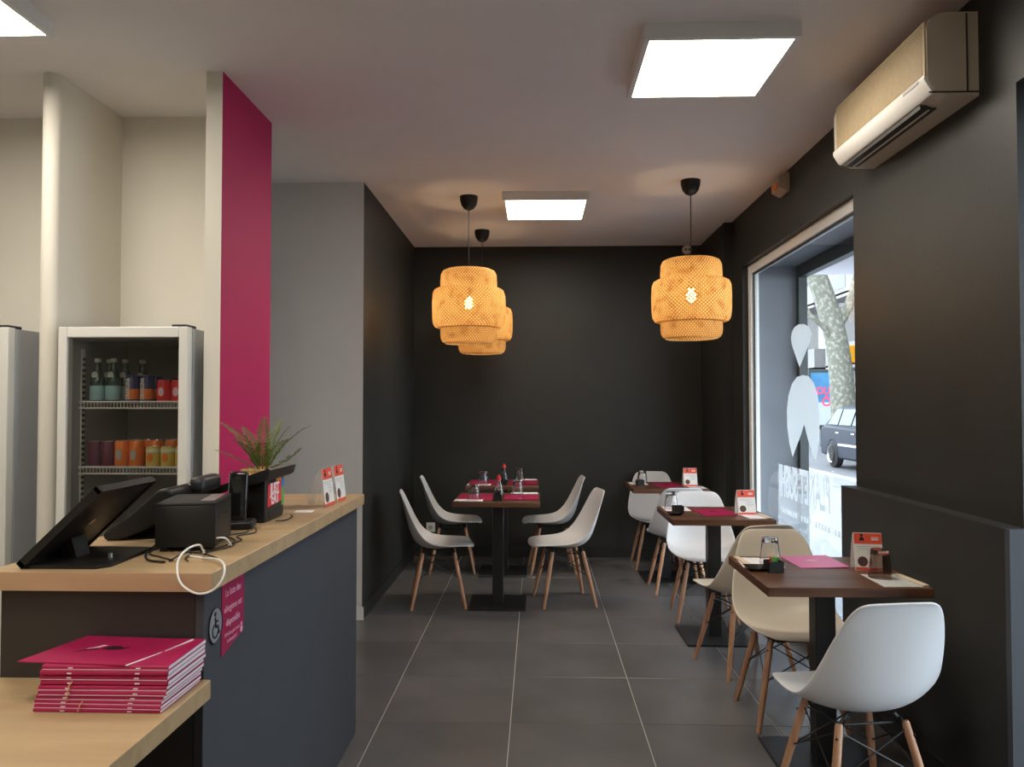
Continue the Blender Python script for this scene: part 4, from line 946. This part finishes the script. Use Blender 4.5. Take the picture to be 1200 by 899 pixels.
def make_chair(label, mat):
    t = thing('shell_chair', label, 'chair', (0, 0, 0))
    s = obj('shell', shell_mesh(), mat, t, True, angle=180)
    so = s.modifiers.new('s', 'SOLIDIFY'); so.thickness = 0.008; so.offset = 0
    su = s.modifiers.new('u', 'SUBSURF'); su.levels = 1; su.render_levels = 1
    bake(s)
    tops = {}; feet = {}
    for sx in (-1, 1):
        for sy in (-1, 1):
            tp = Vector((sx*0.118, -0.005+sy*0.112, 0.385)); ft = Vector((sx*0.198, -0.005+sy*0.192, 0.0)); tops[sx, sy] = tp; feet[sx, sy] = ft
            b = bmesh.new(); tube(b, [tp, tp.lerp(ft, 0.1), tp.lerp(ft, 0.45), tp.lerp(ft, 0.97), ft], 0.0, 12)
            # taper by ring
            b.free(); b = bmesh.new()
            ax = (ft-tp).normalized(); a = ax.cross(Vector((0, 0, 1))).normalized(); c = a.cross(ax)
            prev = None
            for s_, r in ((0, 0.0105), (0.02, 0.0135), (0.4, 0.0150), (0.8, 0.0125), (0.985, 0.0105), (1.0, 0.0095)):
                p = tp.lerp(ft, s_); ring = [b.verts.new(p+a*r*math.cos(2*PI*k/12)+c*r*math.sin(2*PI*k/12)) for k in range(12)]
                if s_ == 1.0:
                    for vv in ring: vv.co.z = 0.0
                if prev:
                    for k in range(12): b.faces.new((prev[k], prev[(k+1) % 12], ring[(k+1) % 12], ring[k]))
                else: b.faces.new(ring[::-1])
                prev = ring
            b.faces.new(prev)
            lg = obj('leg', b, 'beech', t, True)
            b = bmesh.new(); q = tp.lerp(ft, 0.12); tube(b, [q-c*0.02, q+c*0.02], 0.0042, 8); obj('bolt', b, 'wire_black', lg, True)
    b = bmesh.new(); r = 0.0045
    for sx in (-1, 1):      # brackets under the shell
        tube(b, [(sx*0.100, 0.112, 0.398), (sx*0.108, 0.107, 0.37), (sx*0.108, -0.117, 0.37), (sx*0.100, -0.122, 0.400)], r, 8)
        for sy in (-1, 1): tube(b, [(sx*0.085, sy*0.10-0.005, 0.408), (sx*0.112, sy*0.108-0.005, 0.375)], 0.008, 8)
    tube(b, [(-0.108, 0.085, 0.372), (0.108, 0.085, 0.372)], r, 8); tube(b, [(-0.108, -0.095, 0.372), (0.108, -0.095, 0.372)], r, 8)
    obj('seat_bracket', b, 'wire_black', t, True)
    ks = [(-1, -1), (1, -1), (1, 1), (-1, 1)]
    for i in range(4):
        A, B = ks[i], ks[(i+1) % 4]; b = bmesh.new()
        for p, q in ((A, B), (B, A)): tube(b, [tops[p].lerp(feet[p], 0.06), tops[q].lerp(feet[q], 0.46)], 0.0032, 6)
        obj('cross_brace', b, 'wire_black', t, True)
    return t
g_left = 'chairs at the left tables'; g_win = 'chairs along the window row'
ch = make_chair('white shell chair with wooden legs, backed against the dark left wall, near table', 'chair_white'); ch['group'] = g_left
ch.location = (-0.715, 5.725, 0); ch.rotation_euler = (0, 0, R(-90+8))
dup(ch, (0.195, 5.80, 0), R(90+11), 'white shell chair on the aisle side of the left table under two pendants', g_left)
dup(ch, (-0.735, 6.87, 0), R(-90+5), 'white shell chair in the left back corner by the socket', g_left)
dup(ch, (0.125, 6.88, 0), R(90+4), 'white shell chair on the aisle side of the left table nearest the back wall', g_left)
dup(ch, (1.105, 2.80, 0), R(9), 'white shell chair seen from behind beside the low dark ledge', g_win)
cream = make_chair('cream shell chair facing the table with the smoky glass', 'chair_cream'); cream['group'] = g_win
cream.location = (1.175, 3.705, 0); cream.rotation_euler = (0, 0, R(180))
dup(cream, (1.14, 4.395, 0), R(15), 'cream shell chair back to back with another cream chair', g_win)
dup(ch, (1.14, 5.42, 0), R(180-3), 'white shell chair in front of the window, across the middle window table', g_win)
dup(ch, (1.10, 6.19, 0), R(0), 'white shell chair back to back with another white chair in the window row', g_win)
dup(ch, (1.07, 7.095, 0), R(180), 'white shell chair against the back wall in the window row', g_win)

# ------------------------------------------------------------------ things on the tables
def make_glass(label, loc, mat='glassware'):
    t = thing('drinking_glass', label, 'glass', loc, 0, 'upside-down glasses on the tables')
    b = bmesh.new(); seg = 20
    # inverted tumbler: rim down, thick base up
    lathe(b, [(0.0, 0.110), (0.0320, 0.110), (0.0340, 0.107), (0.0445, 0.003), (0.0445, 0.0), (0.0410, 0.0), (0.0410, 0.003), (0.0315, 0.088), (0.0290, 0.091), (0.0, 0.091)], seg)
    obj('tumbler', b, mat, t, True, angle=25); return t
def make_napkin(label, loc, rz, w=0.16, d=0.20, mat='paper'):
    b = bmesh.new(); n = 8
    g = [[b.verts.new((-w/2+w*i/n, -d/2+d*j/n, 0.0012+0.0012*abs(math.sin(i*1.3+j*0.7)))) for j in range(n+1)] for i in range(n+1)]
    for i in range(n):
        for j in range(n): b.faces.new((g[i][j], g[i+1][j], g[i+1][j+1], g[i][j+1]))
    r = bmesh.ops.extrude_face_region(b, geom=list(b.faces))
    for v in [e for e in r['geom'] if isinstance(e, bmesh.types.BMVert)]: v.co.z = 0.0
    return tag(obj('napkin', b, mat, None, True, loc, (0, 0, rz)), label, 'napkin', 'paper napkins on the tables')
def make_menu(label, loc, rz, w=0.205, d=0.275, mat='menu_pink', fold=True):
    t = thing('pink_menu', label, 'menu', loc, rz, 'pink menus laid on the tables')
    obj('lower_leaf', box(-w/2, w/2, -d/2, d/2, 0, 0.0016), mat, t)
    b = bmesh.new(); n = 8
    def zf(i): return 0.0022+0.0045*(i/n)**2
    A = [(b.verts.new((-w/2+w*i/n, -d/2, zf(i))), b.verts.new((-w/2+w*i/n, d/2, zf(i)))) for i in range(n+1)]
    Bt = [(b.verts.new((-w/2+w*i/n, -d/2, zf(i)-0.0008)), b.verts.new((-w/2+w*i/n, d/2, zf(i)-0.0008))) for i in range(n+1)]
    for i in range(n):
        b.faces.new((A[i][0], A[i+1][0], A[i+1][1], A[i][1])); b.faces.new((Bt[i][0], Bt[i][1], Bt[i+1][1], Bt[i+1][0]))
        b.faces.new((A[i][0], Bt[i][0], Bt[i+1][0], A[i+1][0])); b.faces.new((A[i][1], A[i+1][1], Bt[i+1][1], Bt[i][1]))
    b.faces.new((A[0][0], A[0][1], Bt[0][1], Bt[0][0])); b.faces.new((A[n][0], Bt[n][0], Bt[n][1], A[n][1]))
    c = obj('cover', b, mat, t, True)
    obj('figure_print', flat_poly([(-0.03, -0.006), (0.0, -0.016), (0.03, -0.004), (0.012, 0.010), (-0.012, 0.012)], 0.0004), 'print_pinkwhite' if mat != 'menu_pink' else 'menu_dark_print', c, loc=(0, 0.02, 0.0040))
    return t
def make_sachet_pot(label, loc, sachets=False):
    t = thing('sachet_pot', label, 'pot', loc, R(8), 'black condiment pots')
    b = bmesh.new(); s = 0.030; w = 0.003; h = 0.045
    bx(b, -s, s, -s, s, 0, 0.003); bx(b, -s, s, -s, -s+w, 0.003, h); bx(b, -s, s, s-w, s, 0.003, h); bx(b, -s, -s+w, -s+w, s-w, 0.003, h); bx(b, s-w, s, -s+w, s-w, 0.003, h)
    obj('cup', b, 'black_plastic', t)
    for k, (mt, dx, dy, rz) in enumerate(() if not sachets else (('can_red', -0.012, 0.004, 5), ('sticker_green', 0.006, -0.006, -8), ('sticker_green', 0.012, 0.010, 14), ('sticker_orange', -0.004, 0.014, 2))):
        obj('sachet', rbox(-0.010, 0.010, -0.002, 0.002, 0.004, 0.058+0.004*(k % 2), 0.0008, 1), mt, t, False, (dx, dy, 0), (R(4), R(rz), R(rz*2)))
    return t
def make_dish(label, loc):
    t = thing('soy_dish', label, 'dish', loc, 0, 'black soy dishes')
    b = bmesh.new(); o, i, h = 0.046, 0.030, 0.016
    def sq(r, z): return [b.verts.new((sx*r, sy*r, z)) for sx, sy in ((-1, -1), (1, -1), (1, 1), (-1, 1))]
    rings = [sq(i, 0), sq(o, h), sq(o-0.003, h), sq(i-0.002, 0.004)]
    for A, B in zip(rings, rings[1:]):
        for k in range(4): b.faces.new((A[k], A[(k+1) % 4], B[(k+1) % 4], B[k]))
    b.faces.new(rings[0][::-1]); b.faces.new(rings[-1]); obj('bowl', b, 'black_gloss', t); return t
def make_chopsticks(label, loc, rz):
    t = thing('chopstick_sleeve', label, 'chopsticks', loc, rz, 'wrapped chopsticks')
    obj('sleeve', rbox(-0.013, 0.013, -0.105, 0.085, 0, 0.006, 0.0015, 1), 'paper_beige', t)
    for s in (-1, 1): obj('stick', box(s*0.005-0.0028, s*0.005+0.0028, -0.108, 0.105, 0.0008, 0.0055), 'birch', t)
    return t
def make_soy_bottle(label, loc):
    t = thing('soy_sauce_bottle', label, 'bottle', loc, 0, 'soy sauce bottles')
    b = bmesh.new(); lathe(b, [(0, 0), (0.030, 0), (0.034, 0.006), (0.034, 0.03), (0.030, 0.062), (0.021, 0.098), (0.0135, 0.122), (0.0125, 0.132), (0.0105, 0.132), (0.0115, 0.120), (0.019, 0.097), (0.028, 0.062), (0.0315, 0.03), (0.0315, 0.008), (0, 0.006)], 24); obj('glass', b, 'glassware', t, True)
    b = bmesh.new(); lathe(b, [(0, 0.0065), (0.031, 0.0085), (0.031, 0.030), (0.0292, 0.048), (0, 0.048)], 24); obj('sauce', b, 'sauce', t, True)
    b = bmesh.new(); lathe(b, [(0, 0.162), (0.006, 0.162), (0.010, 0.150), (0.0155, 0.142), (0.0165, 0.128), (0.0135, 0.126), (0, 0.128)], 20); obj('cap', b, 'cap_red', t, True)
    return t
NT = 0.0024
# near table (beside the ledge)
make_napkin('white napkin under the clear glass on the table beside the ledge', (0.955, 3.405, TT), R(-4), 0.17, 0.20)
make_glass('clear upside-down glass on the table beside the ledge', (0.995, 3.385, TT+NT))
make_chopsticks('wrapped chopsticks at the aisle edge of the table beside the ledge', (0.888, 3.42, TT+NT), R(4))
make_sachet_pot('small black pot of red and green sachets on the table beside the ledge', (0.962, 3.225, TT), True)
make_dish('shallow black soy dish on the table beside the ledge', (0.900, 3.255, TT))
make_menu('pale glossy pink menu on the table beside the ledge', (1.192, 3.425, TT), R(2), 0.205, 0.255, 'menu_pink_pale')
promo_card('red and white promotion card on the table beside the ledge', (1.362, 3.285, TT), R(-6), False, 1.0, 'promotion cards on the window tables')
make_napkin('greyish napkin under the smoky glass on the table beside the ledge', (1.375, 3.075, TT), R(0), 0.165, 0.215, 'paper_grey')
make_glass('smoky brown upside-down glass beside the promotion card', (1.345, 3.125, TT+NT), 'glass_smoke')
make_chopsticks('wrapped chopsticks on the napkin with the smoky glass', (1.438, 3.075, TT+NT), R(5))
# middle window table
make_napkin('white napkin under the glass of the middle window table', (0.905, 5.13, TT), R(0), 0.16, 0.20)
make_glass('clear upside-down glass on the middle window table', (0.872, 5.12, TT+NT))
make_sachet_pot('small black pot on the middle window table', (0.885, 4.95, TT))
make_dish('shallow black soy dish on the middle window table', (0.845, 4.85, TT))
make_menu('deep pink menu on the middle window table', (1.115, 4.97, TT), R(6), 0.205, 0.285)
promo_card('red and white promotion card on the middle window table', (1.292, 4.90, TT), R(4), False, 1.0, 'promotion cards on the window tables')
make_napkin('white napkin beside the promotion card of the middle window table', (1.325, 4.80, TT), R(6), 0.14, 0.18)
make_chopsticks('wrapped chopsticks on the middle window table', (1.375, 4.80, TT+NT), R(6))
# far window table
make_napkin('white napkin under the glass of the window table nearest the back wall', (0.870, 6.76, TT), R(0), 0.15, 0.20)
make_glass('clear upside-down glass on the window table nearest the back wall', (0.905, 6.76, TT+NT))
make_sachet_pot('small black pot on the window table nearest the back wall', (0.868, 6.62, TT))
make_menu('deep pink menu on the window table nearest the back wall', (1.09, 6.62, TT), R(6), 0.205, 0.285)
promo_card('red and white promotion card on the window table nearest the back wall', (1.275, 6.57, TT), R(2), False, 1.0, 'promotion cards on the window tables')
make_napkin('white napkin beside the promotion card nearest the back wall', (1.31, 6.46, TT), R(0), 0.13, 0.18)
# two left tables
for tx, ty, nm in ((-0.283, 5.725, 'left table beside the white wall'), (-0.290, 6.80, 'left table nearest the back wall')):
    make_menu('pink menu at the wall side of the ' + nm, (tx-0.165, ty-0.02, TT), R(90), 0.33, 0.245, 'menu_pink')
    make_menu('pink menu at the aisle side of the ' + nm, (tx+0.17, ty+0.0, TT), R(-90), 0.33, 0.245, 'menu_pink')
    make_napkin('white napkin at the wall side of the ' + nm, (tx-0.195, ty-0.235, TT+0.006), R(90), 0.11, 0.20)
    make_napkin('white napkin at the aisle side of the ' + nm, (tx+0.19, ty+0.215, TT+0.006), R(90), 0.11, 0.20)
    make_glass('upside-down glass at the wall side of the ' + nm, (tx-0.160, ty-0.215, TT+0.0084))
    make_glass('upside-down glass at the aisle side of the ' + nm, (tx+0.140, ty+0.16, TT+0.008))
    make_soy_bottle('soy sauce bottle with red cap on the ' + nm, (tx+0.005, ty+0.02, TT))
    make_sachet_pot('small black pot by the soy bottle, ' + nm, (tx+0.005, ty-0.20, TT))
